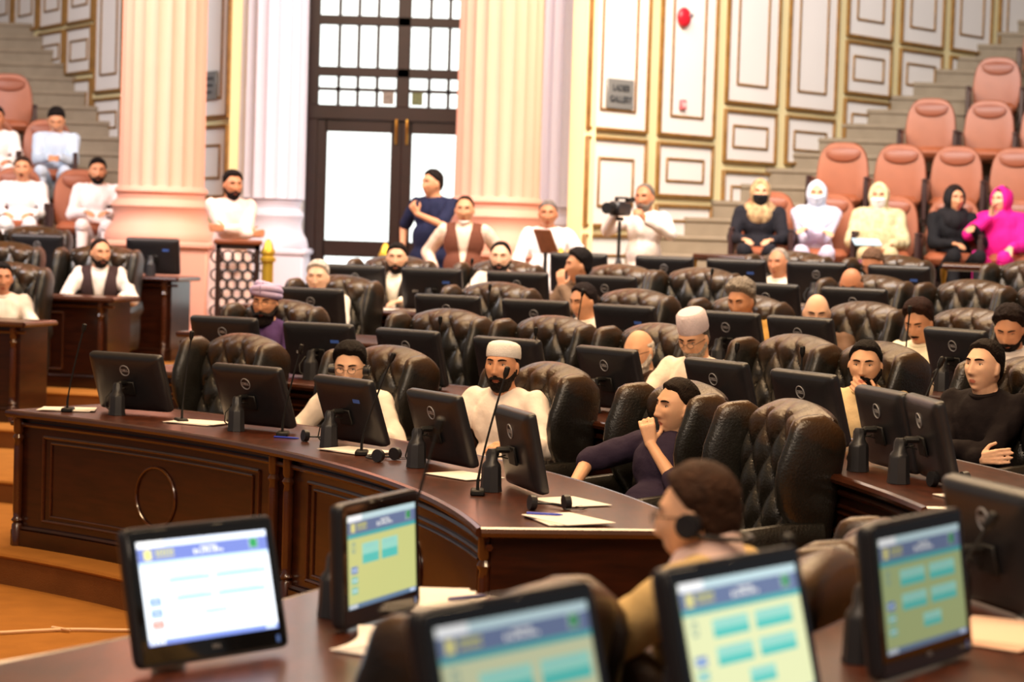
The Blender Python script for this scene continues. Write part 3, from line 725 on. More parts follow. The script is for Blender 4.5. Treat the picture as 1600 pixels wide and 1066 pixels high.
        up_t = th*(.30+.70*sm(z, .00, .07)+(.9 if st_ in ('full', 'quiff', 'curly') else .35)*sm(z, .03, .10))
        if st_ == 'quiff': up_t = up_t+.009*sm(z, .07, .11)
        shell('hair', mk, up_t, hairm(hc_), rough=.0022 if st_ != 'curly' else .006)
    if beard:
        bc, bt = beard[0], beard[1]; full = len(beard) < 3
        top = np.interp(ang_, [0, .35, .6, .85, 1.2, 1.45, 1.6], [-.049, -.050, -.058, -.052, -.030, .0, .012])
        mk = (1-sm(z-top, -.006, .006))*(1-sm(ang_, 1.45, 1.62))*(1-sm(np.maximum(0, -.11-z), 0, .01))
        mk = mk*(1-.98*(g2(x, z, 0, -.0665, .024, .0085) > .42))
        if not full: mk = mk*0+(g2(x, z, 0, -.0505, .027, .0065) > .4)*1.0
        else: mk = np.maximum(mk, (g2(x, z, 0, -.0505, .028, .006) > .42)*.9)
        if bt < .009: sink = -.005
        else: sink = -.007
        ext = bt*(1+(1.3*sm(-z, .075, .115) if bt > .012 else .3*sm(-z, .06, .11)))
        shell('beard' if full else 'moustache', mk, ext, hairm(bc), rough=.0035, sink=sink)
    W_ = lambda p: Vector(toW(p))
    for ex in extras:
        k = ex[0]
        if k == 'cap':          # round prayer cap
            b = MB(); RR = []; 
            for zz, r_ in ((.046, .0), (.046, .086), (.050, .089), (.075, .089), (.098, .086), (.113, .079), (.123, .062), (.129, .034), (.130, .0)):
                r_ = max(r_, .001); RR.append([toW((r_*.93*math.sin(2*PI*j/32)*hw, -.010+r_*1.07*math.cos(2*PI*j/32), zz-.10*(-.010+r_*1.07*math.cos(2*PI*j/32))*-1.0*.6)) for j in range(32)])
            b.loft(RR); b.build('cap', mat('cap_%d_%d_%d' % ex[1], ex[1], .75, .2, noise=.06, nscale=60, bump=.5, bscale=200), root)
        if k == 'turban':
            b = MB()
            for q, (zz, r_, t_) in enumerate(((.066, .082, .024), (.084, .082, .026), (.103, .072, .026), (.118, .050, .026))):
                b.tube([toW((r_*math.sin(2*PI*j/28), -.012+r_*1.15*math.cos(2*PI*j/28), zz+.012*math.sin(2*PI*j/28+q*2)-.008*math.cos(2*PI*j/28)*-1)) for j in range(29)], t_*hs, 12)
            b.ball(toW((0, -.012, .11)), (.06, .07, .035), 16, 8, R=RN); b.build('turban', mat('turban_%d_%d_%d' % ex[1], ex[1], .75, .2, noise=.08, bump=.4, bscale=60), root)
        if k == 'kufi_tall':
            b = MB(); RR = [[toW((r_*.95*math.sin(2*PI*j/32), -.012+r_*1.08*math.cos(2*PI*j/32), zz+.05*r_*math.cos(2*PI*j/32))) for j in range(32)] for zz, r_ in ((.048, .001), (.048, .084), (.055, .087), (.100, .088), (.145, .082), (.160, .068), (.166, .001))]
            b.loft(RR); b.build('cap', mat('cap_%d_%d_%d' % ex[1], ex[1], .75, .2, noise=.10, nscale=80, bump=.6, bscale=160), root)
        if k == 'glasses':
            b = MB()
            for s_ in (-1, 1):
                yy = max(ysurf(s_*.031, .0), ysurf(0, .012))+.006; b.tube([toW((s_*.031+.021*math.cos(2*PI*j/20), yy-.004*abs(math.cos(2*PI*j/20)), .008+.015*math.sin(2*PI*j/20))) for j in range(21)], .0014*hs, 6)
                b.tube([toW((s_*.052, yy-.002, .012)), toW((s_*.074*hw, .04, .012)), toW((s_*.080*hw, -.005, .010))], .0015*hs, 6)
            b.tube([toW((-.010, yy+.001, .012)), toW((.010, yy+.001, .012))], .0014*hs, 6); b.build('glasses', mat('spectacle_frame', ex[1] if len(ex) > 1 else (40, 30, 28), .3, .5), root)
        if k == 'headphones':
            b = MB(); b.tube([toW((.086*hw*math.cos(a), -.012-.0*math.sin(a), .0+.135*math.sin(a))) for a in np.linspace(.0, PI, 20)], .006, 8) if ex[1] == 'top' else b.tube([toW((.088*math.cos(a), -.01-.118*math.sin(a), -.028-.018*math.sin(a))) for a in np.linspace(.0, PI, 20)], .006, 8)
            for s_ in (-1, 1): b.cyl(toW((s_*.074*hw, 0, -.006)), toW((s_*.104*hw, .002, -.006)), .030, 18); b.cyl(toW((s_*.104*hw, .002, -.006)), toW((s_*.110*hw, .002, -.006)), .024, 18)
            b.build('headphones', BLK, root)
        if k == 'mask':
            mk = (1-sm(np.abs(ang_), .95, 1.15))*(1-sm(z, -.018+0*z, -.006))*sm(z, -.116, -.104)
            if ex[1] == 'chin': mk = (1-sm(ang_, 1.2, 1.5))*(1-sm(z, -.085, -.078))
            shell('face_mask', mk, .011, mat('mask_%d_%d_%d' % ex[2], ex[2], .8, .2))
        if k == 'face_veil':
            mk = (1-sm(np.abs(ang_), 1.3, 1.5))*(1-sm(z, -.008, .002)); shell('face_veil', mk, .014, mat('cloth_%d_%d_%d' % ex[1], ex[1], .8, .2))
    if scarf:
        sc = MB(); fo = ((x/.058)**2+((z+.012)/.098)**2)
        mk = 1-(y > .0)*(1-sm(fo, .85, 1.15)); nrm = np.stack([dx/.076, dy/.095, dz/.118], -1); nrm /= np.linalg.norm(nrm, axis=-1, keepdims=True)
        Q = (np.stack([x, y, z], -1)+nrm*(-.012+(.012+.026)*mk)[..., None]).reshape(-1, 3); sc.add(Q@RN.T+hcN, grid_faces(hu, hv)+[tuple(range(hu))[::-1], tuple(hv*hu+j for j in range(hu))])
        sc.cap(toW((0, -.03, -.07)), nb+Vector((0, 0, -.06)), .085, .125, 16); sc.cap(shl+Vector((.03, 0, 0)), shr-Vector((.03, 0, 0)), .085, .085, 16) if len(scarf) < 2 or scarf[1] else sc.cap(shl+Vector((.09, 0, .03)), shr-Vector((.09, 0, -.03)), .075, .075, 16)
        if len(scarf) > 1 and not scarf[1]: sc = sc; sc.ball(ch+Vector((0, .07, .07)), (.12, .08, .10), 18, 12)
        else: sc.ball(ch+Vector((0, .05, .03)), (.19, .11, .14), 18, 12)
        if len(scarf) > 1 and scarf[1]: sc.ball(ch+Vector((0, .05, -.10)), (.22, .13, .22), 18, 12); sc.cap(shr, elb[0], .08, .07); sc.cap(shl, elb[1], .08, .07)
        remesh(sc, 'headscarf', mat('cloth_%d_%d_%d' % scarf[0], scarf[0], .85, .2, rgb2=(scarf[2] if len(scarf) > 2 else None), nscale=22), .009, 3, root, wrinkle=.008)
    # ---- clothes
    CM = mat('cloth_%d_%d_%d' % shirt, shirt, .85, .2, noise=.05, nscale=8, bump=.75, bscale=15)
    K = MB()
    tq = Matrix.Identity(3)
    K.ball(hip+Vector((0, .01, .02)), (.185*wide, .15, .14), 20, 12); K.ball(be, (.170*wide, .135*wide, .17), 20, 12); K.ball(ch, (.178*wide, .122, .18), 20, 12)
    K.cap(shl+Vector((.01, 0, -.01)), shr+Vector((-.01, 0, -.01)), .066, .066, 14); 
    for s_ in (-1, 1): K.cap(nb+Vector((s_*.03, -.005, -.015)), shz+Vector((s_*.13*wide, 0, .012)), .052, .052, 12)
    for s_ in (0, 1):
        sh = (shr, shl)[s_]; e = elb[s_]; q = wr[s_]; f_ = sleeve[s_]
        if f_ < .5: K.cap(sh, sh+(e-sh)*(f_*2), .066, .060, 14)
        else:
            K.cap(sh, e, .070, .060, 14); K.cap(e, e+(q-e)*((f_-.5)*2), .059, .048, 14)
    lc = []
    if seated:
        kn = knees or ((.15, .44, hip.z+.03), (-.15, .44, hip.z+.03))
        K.cap(hip+Vector((.09, 0, 0)), kn[0], .095, .075, 14); K.cap(hip+Vector((-.09, 0, 0)), kn[1], .095, .075, 14)
    else:
        K.cap(hip+Vector((.08, 0, .0)), (.09, 0, hip.z-.42), .12, .12, 14); K.cap(hip+Vector((-.08, 0, .0)), (-.09, 0, hip.z-.42), .12, .12, 14); kn = None
    remesh(K, 'tunic', CM, cvox, 3, root, wrinkle=wrinkle)
    Lg = MB()
    if seated:
        for s_ in (0, 1):
            k_ = Vector(kn[s_]); ft = Vector((k_.x, k_.y+.02, .10)); Lg.cap(k_+Vector((0, -.02, -.01)), ft, .062, .055, 12); Lg.cap(ft+Vector((0, 0, -.04)), ft+Vector((0, .13, -.05)), .045, .038, 10)
    else:
        for s_ in (-1, 1): Lg.cap((s_*.09, 0, hip.z-.1), (s_*.10, 0, .10), .09, .06, 12); Lg.cap((s_*.10, 0, .05), (s_*.11, .15, .04), .045, .038, 10)
    lcol = legc or shirt
    remesh(Lg, 'trousers', mat('cloth_%d_%d_%d' % lcol, lcol, .85, .2, noise=.05, nscale=8), .02, 2, root)
    if collar:
        c = MB(); c0 = nb+Vector((0, .0, .014)); dirn = (nk-nb).normalized()
        ring = []
        for q in range(25):
            a = -PI/2+.0+2*PI*q/24; ring.append(c0+Vector((.066*wide*math.cos(a), .066*math.sin(a)+.008, -.020*(math.sin(a))-.004)))
        c.tube(ring, .0135, 8)
        if collar == 'wide':
            for s_ in (-1, 1): c.loft([[nb+Vector((s_*.02, .075, -.015)), nb+Vector((s_*.075, .02, .012)), nb+Vector((s_*.08, .07, -.055))], [nb+Vector((s_*.02, .085, -.02)), nb+Vector((s_*.082, .025, .008)), nb+Vector((s_*.085, .085, -.065))]])
        c.build('collar', CM, root)
    if vest:
        V = MB(); V.ball(be, (.182*wide, .147*wide, .18), 20, 12); V.ball(ch, (.190*wide, .134, .19), 20, 12); V.cap(shl+Vector((.05, 0, 0)), shr+Vector((-.05, 0, 0)), .075, .075, 14); V.ball(hip+Vector((0, .01, .06)), (.195*wide, .16, .14), 20, 12)
        for s_ in (-1, 1): V.cap(nb+Vector((s_*.045, -.005, -.02)), shz+Vector((s_*.12*wide, 0, .014)), .056, .056, 12)
        zt = shz.z; zb = be.z
        def kp(c):
            wd = .012+.055*np.clip((c[:, 2]-zb)/(zt-zb), 0, 1.3); cx = np.interp(c[:, 2], [hip.z, nb.z], [hip.x, nb.x]); cy = np.interp(c[:, 2], [hip.z, nb.z], [hip.y, nb.y])
            return ~((np.abs(c[:, 0]-cx) < wd) & (c[:, 1] > cy)) & ~((np.abs(c[:, 0]-cx) < .07) & (c[:, 2] > nb.z-.02)) & (np.abs(c[:, 0]-shz.x) < sx*.93+.02)
        remesh(V, 'waistcoat', mat('cloth_%d_%d_%d' % vest, vest, .8, .25, noise=.08), cvox*.9, 2, root, keep=kp)
    return root, dict(toW=toW, hc=hc, nb=nb, ch=ch, shr=shr, shl=shl, wr=wr, elb=elb)
# ------------------------------------------------------------------ desks in place
D2 = math.radians
MAIN = 'curved desk rows of the main block'
desk(C0, 7.0, FZ[0], 8.6, 54.9, [(8.6, 33.7), (33.7, 54.9)], 'long curved mahogany desk with oval mouldings, the nearest to the amber carpet')
desk(C0, 8.6, FZ[1], 6.2, 60, [(6.2, 24), (24, 42), (42, 60)], 'curved mahogany desk of the second row, behind the nearest row of wingback chairs')
desk(C0, 10.5, FZ[2], 18, 65.5, [(18, 34), (34, 50), (50, 65.5)], 'curved mahogany desk of the third row, behind the man in the white prayer cap')
desk(C0, 12.25, FZ[3], 30, 68.5, [(30, 43), (43, 56), (56, 68.5)], 'curved mahogany desk of the fourth row, before the waistcoat man by the door')
desk(C0, 14.0, FZ[4], 36, 62.0, [(36, 49), (49, 62)], 'curved mahogany desk of the rearmost row, below the seated women')
LEFTB = 'short desks across the left aisle'
desk(C0, 10.45, FZ[2], 73.3, 84, [(73.3, 84)], 'dark desk at the left edge in front of the man in a white shirt', ovals=False, hw=.25)
desk(C0, 12.2, FZ[3], 74.0, 84, [(74.0, 84)], 'dark desk across the left aisle in front of the man in a dark waistcoat', ovals=False, hw=.25)
desk(C0, 13.95, FZ[4], 74.9, 84, [(74.9, 84)], 'dark desk with a bare screen back at the foot of the left column', ovals=False, hw=.25)
desk(CA, 6.87, FZ[0], -52, -20, [(-52, -36), (-36, -20)], 'near curved desk carrying the two lit screens at lower left')
desk(CA, 8.62, FZ[1], -56, -19.5, [(-56, -36), (-36, -19.5)], 'nearest curved desk along the bottom edge, carrying three lit screens')

# ------------------------------------------------------------------ wingback chairs
chair0 = make_chair(); used = [False]
def put(proto, flag, x, y, z, rz, label, group, cat):
    o = proto if not flag[0] else copy_tree(proto)
    flag[0] = True
    o.location = (x, y, z); o.rotation_euler = (0, 0, rz); tag(o, label, cat, group); return o
def chair(C, R, a, z, label, da=0, sc=1.0):
    x, y = pol(C, R, a); o = put(chair0, used, x, y, z, D2(a+180-90+da), label, 'buttoned wingback chairs of the hall', 'chair')
    o.scale = (sc, sc, sc); return o
PROTO_CHILDREN = True
CH = [
 (1, 52.6, 'empty dark wingback chair at the left end of the nearest row, below the turbaned man', -6),
 (1, 43.5, 'dark wingback chair holding the youth in round glasses', 0),
 (1, 33.3, 'dark wingback chair holding the bearded man in a low white cap', 0),
 (1, 24.1, 'dark wingback chair behind the reclining man in navy', 0),
 (1, 16.3, 'large empty buttoned wingback chair between the reclining man and the right-hand desk', 4),
 (2, 59.7, 'wingback chair with glinting top behind the turbaned man', 0),
 (2, 51.4, 'empty wingback chair left of the low white cap, behind the screen with a round emblem', 0),
 (2, 46.1, 'empty wingback chair directly behind the bearded man in a low white cap', 0),
 (2, 40.8, 'wingback chair behind the bald man with a white beard', 0),
 (2, 33.9, 'wide buttoned wingback chair beside the man in a tall white cap', 0),
 (2, 29.8, 'wingback chair holding the bearded man who covers his mouth', 0),
 (2, 22.4, 'wingback chair behind the man in black with folded arms, cut by the right edge', 0),
 (3, 63.2, 'wingback chair behind the white-haired man', 0),
 (3, 56.2, 'wingback chair whose top shows between two screens below the bearded man in white', 0),
 (3, 50.1, 'empty wingback chair behind the screen with white and blue stickers at centre', 0),
 (3, 45.2, 'wingback chair behind the man with wavy grey hair', 0),
 (3, 40.2, 'wingback chair behind the bald man looking down', 0),
 (3, 35.8, 'wingback chair behind the man with a thick moustache', 0),
 (4, 65.3, 'wingback chair behind the bearded man in a dark waistcoat and white shirt', 0),
 (4, 60.9, 'wingback chair behind the bearded man in white before the right column', 0),
 (4, 56.2, 'wingback chair behind the dark-haired man turned in profile', 0),
 (4, 52.9, 'empty wingback chair below the tripod cameraman, right of the profile man', 0),
 (4, 46.2, 'wingback chair behind the balding man with bowed head', 0),
 (4, 42.4, 'empty wingback chair in front of the brass-topped rail at right', 0),
 (4, 39.4, 'wingback chair at the right edge below the woman in pink', 0),
 (5, 53.6, 'rearmost wingback chair behind the elderly man in an open white collar', 0),
 (5, 50.0, 'rearmost wingback chair behind the bowed man below the woman in a flowered shawl', 0),
 (5, 45.0, 'rearmost wingback chair at the right edge below the woman in pink', 0),
 (4, 77.4, 'wingback chair behind the man in a dark waistcoat across the left aisle', 0),
 (3, 77.8, 'wingback chair behind the man in a white shirt at the left edge', 0),
 (5, 82.8, 'wingback chair in the rear row at the left edge, below the gallery men', 0),
 (4, 81.4, 'wingback chair cut by the left edge behind a dark screen', 0),
]
for k, a, lb, da in CH: chair(C0, 7.80+1.75*(k-1), a, FZ[k-1], lb, da)
for a, R, z, lb, da in ((-28.0, 7.70, FZ[0], 'wingback chair of the man with headphones', 0), (-33.7, 7.63, FZ[0], 'dark chair back at the bottom edge, behind the lit screen at bottom centre', 4), (-23.2, 7.75, FZ[0], 'chair seen from behind, between the two rightmost lit screens', 0),
                        (-17.6, 7.75, FZ[0], 'chair seen from behind with a pale cover on its top', 0)):
    chair(CA, R, a, z, lb, da, .80 if 'headphones' in lb else .95 if a < -30 else .88)

# ------------------------------------------------------------------ computer screens
monA = make_monitor('logo'); monB = make_monitor('sticker'); uA, uB = [False], [False]
def set_tilt(o, deg):
    ch = [c for c in o.children if c.name.startswith('chassis')][0]; c_ = Matrix.Translation((0, 0, .178))
    ch.matrix_local = c_ @ Matrix.Rotation(math.radians(deg-20), 4, 'X') @ c_.inverted(); return o
def monitor(C, R, a, z, kind, label, da=0, proto=None):
    x, y = pol(C, R, a)
    return put(monA if kind == 'A' else monB, uA if kind == 'A' else uB, x, y, z+.762, D2(a-90+da), label, 'computer screens on the desks', 'computer screen')
MO = [
 (1, 50.3, 'A', 'screen back with round emblem at the left end of the nearest curved desk', 13, 22),
 (1, 41.5, 'A', 'screen back with round emblem in front of the empty left wingback chair', 12, 22),
 (1, 33.9, 'B', 'screen back with a blue sticker in front of the youth in glasses', 5, 20),
 (1, 26.1, 'A', 'screen back with round emblem left of the man in a low white cap', 5, 17),
 (1, 18.2, 'A', 'screen back at the right end of the nearest desk, before the low white cap man', -1, 12),
 (2, 56.2, 'A', 'screen back with round emblem left of the turbaned man', 10, 17),
 (2, 50.9, 'B', 'screen back with a blue sticker right of the turbaned man', 16, 17),
 (2, 45.7, 'A', 'screen back with round emblem above the youth in glasses', 6, 17),
 (2, 39.9, 'A', 'screen back with round emblem just above the low white cap', 10, 17),
 (2, 33.9, 'A', 'screen back with round emblem in front of the white-bearded bald man', 4, 17),
 (2, 27.2, 'A', 'screen back with round emblem hiding the chest of the man in a tall white cap', 6, 17),
 (2, 21.7, 'A', 'screen back with round emblem behind the large empty wingback chair', 8, 17),
 (2, 14.5, 'A', 'screen back with round emblem in front of the man covering his mouth', 0, 14),
 (2, 11.4, 'A', 'dark screen back between the man covering his mouth and the man in black', -6, 14),
 (3, 60.6, 'A', 'screen back with round emblem in front of the white-haired man', 14, 17),
 (3, 54.1, 'A', 'screen back with round emblem below the bowed brown-haired head', 16, 17),
 (3, 49.9, 'A', 'screen back with round emblem left of the low dark-haired face at centre', 16, 17),
 (3, 45.6, 'B', 'screen back with a white and a blue sticker right of the low dark-haired face', 6, 17),
 (3, 40.7, 'A', 'small low screen top in front of the man with wavy grey hair', 8, 17),
 (3, 37.3, 'A', 'screen back with round emblem in front of the bald man looking down', 8, 17),
 (3, 30.1, 'A', 'screen back with round emblem behind the man in black', 2, 17),
 (4, 64.2, 'A', 'screen back with round emblem left of the waistcoat man by the door', 18, 17),
 (4, 60.9, 'B', 'screen back with a blue sticker right of the waistcoat man by the door', 18, 17),
 (4, 57.2, 'A', 'screen back with round emblem right of the bearded man in white', 18, 17),
 (4, 53.4, 'A', 'screen back with round emblem below the man turned in profile', 14, 17),
 (4, 46.6, 'A', 'screen back in front of the elderly man in an open white collar', 14, 17),
 (4, 43.0, 'A', 'screen back with round emblem in front of the balding man with bowed head', 14, 17),
 (5, 59.3, 'A', 'screen back on the rearmost row beside the profile man', 22, 17),
 (5, 55.9, 'A', 'screen back with round emblem below the tripod cameraman', 20, 17),
 (5, 53.1, 'B', 'screen back with a blue sticker left of the elderly man in an open white collar', 20, 17),
 (5, 50.0, 'A', 'screen back with round emblem right of the elderly man in an open white collar', 20, 17),
 (5, 46.9, 'B', 'screen back with a blue sticker below the woman in black', 20, 17),
 (5, 76.4, 'B', 'screen back with a blue sticker against the foot of the left column', 12, 17),
 (5, 81.0, 'A', 'screen back on the rear desk below the men of the left gallery', 10, 17),
 (4, 82.2, 'A', 'screen back left of the waistcoat man across the left aisle', 10, 17),
]
for k, a, kd, lb, da, ti in MO: set_tilt(monitor(C0, 7.0+1.75*(k-1)-(0 if k != 2 else .30 if a < 20 else .15), a, FZ[k-1], kd, lb, da), ti)
x, y = pol(CA, 8.53, -22.9)
o = set_tilt(put(monA, uA, x, y, FZ[1]+.762, D2(-163+90), 'big dark screen back with round emblem at the right edge', 'computer screens on the desks', 'computer screen'), 13)

def lit_monitor(R, a, z, label, bgc, strength, buttons, da=0, blue=False, ti=12):
    """a screen seen from the front with its voting page lit"""
    x, y = pol(CA, R, a); o = set_tilt(copy_tree(monB), ti); o.location = (x, y, z+.762); o.rotation_euler = (0, 0, D2(a-90+da)); tag(o, label, 'computer screen', 'computer screens on the desks')
    ch = [c for c in o.children if c.name.startswith('chassis')][0]
    for c in list(ch.children):
        if c.name.startswith('screen') or 'sticker' in c.name: bpy.data.objects.remove(c)
    R_ = Matrix.Rotation(math.radians(20), 4, 'X'); ctr = Vector((0, 0, .178)); W, Hh = .425, .255; mats = {}; order = []; mb = MB()
    def E(c):
        if c not in mats: mats[c] = len(order); order.append(emis('screen_%d_%d_%d_%d' % (c+(int(strength*100),)), c, strength))
        return mats[c]
    def q(u0_, v0_, u1, v1, c, lv=1):
        X0, X1 = W/2-u0_*W, W/2-u1*W; Z0, Z1 = .008+Hh/2-v0_*Hh, .008+Hh/2-v1*Hh; Y = .0250+.0004*lv
        P = [(X0, Y, Z0), (X1, Y, Z0), (X1, Y, Z1), (X0, Y, Z1)]
        mb.add([tuple((R_ @ Vector(p))+ctr) for p in P], [(0, 1, 2, 3)], E(c))
    q(0, 0, 1, 1, bgc, 1); q(0, 0, 1, .065, (220, 230, 250) if blue else (190, 215, 220), 2); q(0, 0, .2, .065, (250, 250, 250), 3)
    q(0, .065, 1, .20, (105, 120, 185) if blue else (100, 115, 150), 2); q(0, .20, 1, .245, (190, 215, 240) if blue else (70, 165, 165), 2); q(0, .95, 1, 1, (110, 130, 200) if blue else (90, 120, 150), 2)
    q(.045, .085, .10, .18, (225, 215, 130), 3); 
    for i in range(6): q(.13+.024*i, .095, .148+.024*i, .125, (200, 195, 90), 3); q(.13+.024*i, .14, .148+.024*i, .165, (190, 185, 110), 3)
    for i in range(9): q(.42+.026*i, .12+.012*((i*7) % 3), .437+.026*i, .165-.006*((i*5) % 2), (235, 235, 230), 3)
    q(.47, .10, .60, .115, (235, 235, 230), 3)
    q(.86, .075, .92, .165, (40, 140, 80), 3); q(.855, .07, .925, .17, (225, 235, 225), 2)
    q(.055, .29, .10, .40, (170, 130, 130) if blue else (130, 160, 150), 3); q(.065, .31, .09, .38, bgc, 4)
    for v_, c in ((.55, (80, 125, 190)), (.66, (80, 125, 190) if blue else (110, 185, 170)), (.77, (225, 95, 60) if blue else (110, 185, 170))): q(.04, v_, .13, v_+.075, c, 3); q(.05, v_+.03, .12, v_+.045, (225, 235, 240), 4)
    for (u, v_, u1, v1) in buttons:
        q(u, v_, u1, v1, (150, 230, 232) if blue else (80, 190, 180), 3); q(u, v_, u1, v_+(v1-v_)*.55, (205, 240, 242) if blue else (150, 212, 195), 4); q(u+.03, v_+.03, u1-.06, v_+.036, (140, 180, 190), 5)
    for i in range(4): q(.01+.03*i, .957, .03+.03*i, .993, (230, 235, 240), 3)
    q(.9, .957, .98, .993, (190, 205, 235), 3)
    s = mb.build('screen', order, ch, smooth=False); s['label'] = 'lit screen with a page of teal buttons'
    st = MB(); P = [(-.20, .0255, -.155), (-.213, .0255, -.155), (-.213, .0255, -.137), (-.20, .0255, -.137)]; st.add([tuple((R_ @ Vector(p))+ctr) for p in P], [(0, 1, 2, 3)]); st.build('blue_sticker', MATS['blue_sticker'], ch)
    tm = text_mesh('DELL', .013, .0003); tm.materials.clear(); tm.materials.append(GREYL)
    tm.transform(Matrix.Translation(ctr) @ R_ @ Matrix.Translation((0, .0252, -.142)) @ Matrix.Rotation(PI, 4, 'Z') @ Matrix.Rotation(PI/2, 4, 'X')); t = bpy.data.objects.new('logo_lettering', tm); COL.objects.link(t); t.parent = ch
    return o
B6 = [(.22, .30, .52, .44), (.58, .30, .90, .44), (.22, .51, .52, .65), (.58, .51, .90, .65), (.46, .72, .68, .84)]
lit_monitor(6.81, -31.4, FZ[0], 'lit screen at lower left showing a bright white and blue page', (238, 246, 255), 1.25, [(.20, .34, .52, .42), (.56, .34, .96, .42), (.24, .52, .52, .60), (.56, .52, .94, .60), (.44, .70, .62, .76)], -10, True, 14)
lit_monitor(6.84, -24.9, FZ[0], 'upright lit screen beside the papers, pale yellow page with two teal buttons', (200, 202, 130), .72, [(.20, .32, .44, .54), (.48, .32, .72, .54)], 2, ti=3)
lit_monitor(8.52, -39.3, FZ[1], 'lit screen at the bottom edge centre, in front of the pale chair top', (200, 204, 165), .55, [(.22, .34, .56, .52), (.62, .34, .96, .52), (.22, .6, .56, .76)], 2, ti=14)
lit_monitor(8.54, -34.6, FZ[1], 'lit screen at the bottom edge just below the man with headphones', (222, 226, 176), .8, B6, -3, ti=14)
lit_monitor(8.55, -28.7, FZ[1], 'lit screen at lower right reflecting a pale sleeve', (165, 180, 125), .45, B6, -6, ti=8)
# ------------------------------------------------------------------ gallery seats
seat0 = make_gallery_seat(); uS = [False]
def gseat(x, y, z, rz, lb): return put(seat0, uS, x, y, z, D2(rz), lb, 'tan gallery seats', 'seat')
PX = lambda px, Y: (px-800)/3600.0*Y
RS = [(0, [(1189, 'tan gallery seat of the masked woman in a black cloak'), (1284, 'tan gallery seat of the woman in pale lilac'), (1381, 'tan gallery seat of the woman in a flowered cream shawl'), (1478, 'tan gallery seat of the woman in black'), (1575, 'tan gallery seat of the woman in bright pink')]),
      (1, [(1302, 'empty tan seat in the second gallery row, nearest the stairs'), (1392, 'empty tan seat above the woman in a flowered cream shawl'), (1480, 'empty tan seat above the woman in black'), (1573, 'empty tan seat above the woman in pink')]),
      (2, [(1437, 'empty tan seat in the third gallery row, nearest the stairs'), (1528, 'empty tan seat second from the stairs in the third gallery row'), (1616, 'empty tan seat cut by the right edge in the third gallery row')]),
      (3, [(1538, 'empty tan seat in the fourth gallery row, nearest the stairs'), (1622, 'empty tan seat cut by the right edge in the fourth gallery row')]),
      (4, [(1612, 'topmost tan seat at the right edge')])]
for i, L_ in RS:
    for px, lb in L_: gseat(PX(px, RY[i]+.1), RY[i], RZ[i], -14, lb)
for i, px, lb in ((0, 122, 'tan gallery seat of the bearded man in white beside the left stairs'), (0, 25, 'tan gallery seat of the moustached man in white'), (1, 70, 'tan gallery seat of the man in pale blue'), (1, -18, 'tan gallery seat cut by the left edge behind a white sleeve'), (2, 8, 'empty tan seat at the left edge, high beside the stairs')):
    gseat(PX(px, LY[i]+.1), LY[i], LZ[i], 12, lb)

# ------------------------------------------------------------------ rail behind the last row, lattice screen, bollards
def rail(name, C, R, a0, a1, label):
    root = empty(name, (0, 0, BACKZ), 0, label, 'railing'); n = 24
    t = MB(); t.tube([(x, y, 1.02) for x, y in arcpts(C, R, a0, a1, n)], .035, 10); t.build('handrail', WOODLIP, root)
    b = MB(); b.tube([(x, y, .16) for x, y in arcpts(C, R, a0, a1, n)], .02, 8); b.build('bottom_rail', WOODLIP, root)
    k = int((a1-a0)*R*PI/180/.55)
    for i in range(k+1): x, y = pol(C, R, a0+(a1-a0)*i/k); c = MB(); c.lathe([(.03, 0), (.03, .1), (.018, .13), (.018, .5), (.03, .55), (.018, .6), (.018, .9), (.028, .95), (.028, 1.0)], (x, y, 0), 12); c.build('baluster', BRASS, root)
rail('balustrade', C0, 15.75, 36, 49.5, 'brown handrail on brass balusters between the rear chairs and the women')
rail('balustrade', C0, 15.75, 55.5, 58.5, 'short length of wooden rail below the cameraman')
# carved lattice screen beside the left column
yl = 20.4; xl0, xl1 = PX(334, yl), PX(402, yl); root = empty('lattice_screen', ((xl0+xl1)/2, yl, BACKZ), 0, 'dark carved lattice screen with a wooden top rail beside the left column', 'screen'); wl_ = xl1-xl0; hl = 1.05
b = MB(); b.box((0, 0, hl-.02), (wl_+.04, .10, .045), bev=.012); b.build('top_rail', mat('brown_rail', (122, 64, 36), .35), root)
b = MB()
for x in (-wl_/2+.02, wl_/2-.02): b.box((x, 0, hl/2), (.04, .05, hl))
for z in (.03, hl-.06): b.box((0, 0, z), (wl_, .05, .04))
b.build('frame', DOORW, root)
b = MB(); r_ = .072
for i in range(-2, 3):
    for j in range(0, 12):
        cx, cz = i*r_*1.25+(r_*.62 if j % 2 else 0), .09+j*r_*1.12
        if abs(cx) < wl_/2-.01 and cz < hl-.1: b.tube([(cx+r_*.78*math.cos(2*PI*q/12), 0, cz+r_*.78*math.sin(2*PI*q/12)) for q in range(13)], .009, 6)
b.build('lattice', DOORW, root)
for px, lb, Y in ((415, 'gold bollard beside the carved lattice screen', 20.4), (598, 'gold bollard in front of the door, left of the man in navy', 20.7), (872, 'gold bollard top beside the seated grey-haired man', 20.6)):
    r2 = empty('gold_bollard', (PX(px, Y), Y, BACKZ), 0, lb, 'bollard', 'gold bollards at the back of the hall')
    b = MB(); b.lathe([(.075, 0), (.075, .04), (.05, .06), (.05, .86)], n=20); b.build('post', GOLD, r2)
    b = MB(); b.lathe([(.05, .86), (.068, .87), (.068, .90), (.05, .915), (.05, .93), (.062, .94), (.062, .96), (.045, .99), (.035, 1.03), (.015, 1.06), (.002, 1.065)], n=20); b.build('cap', GOLD, r2)

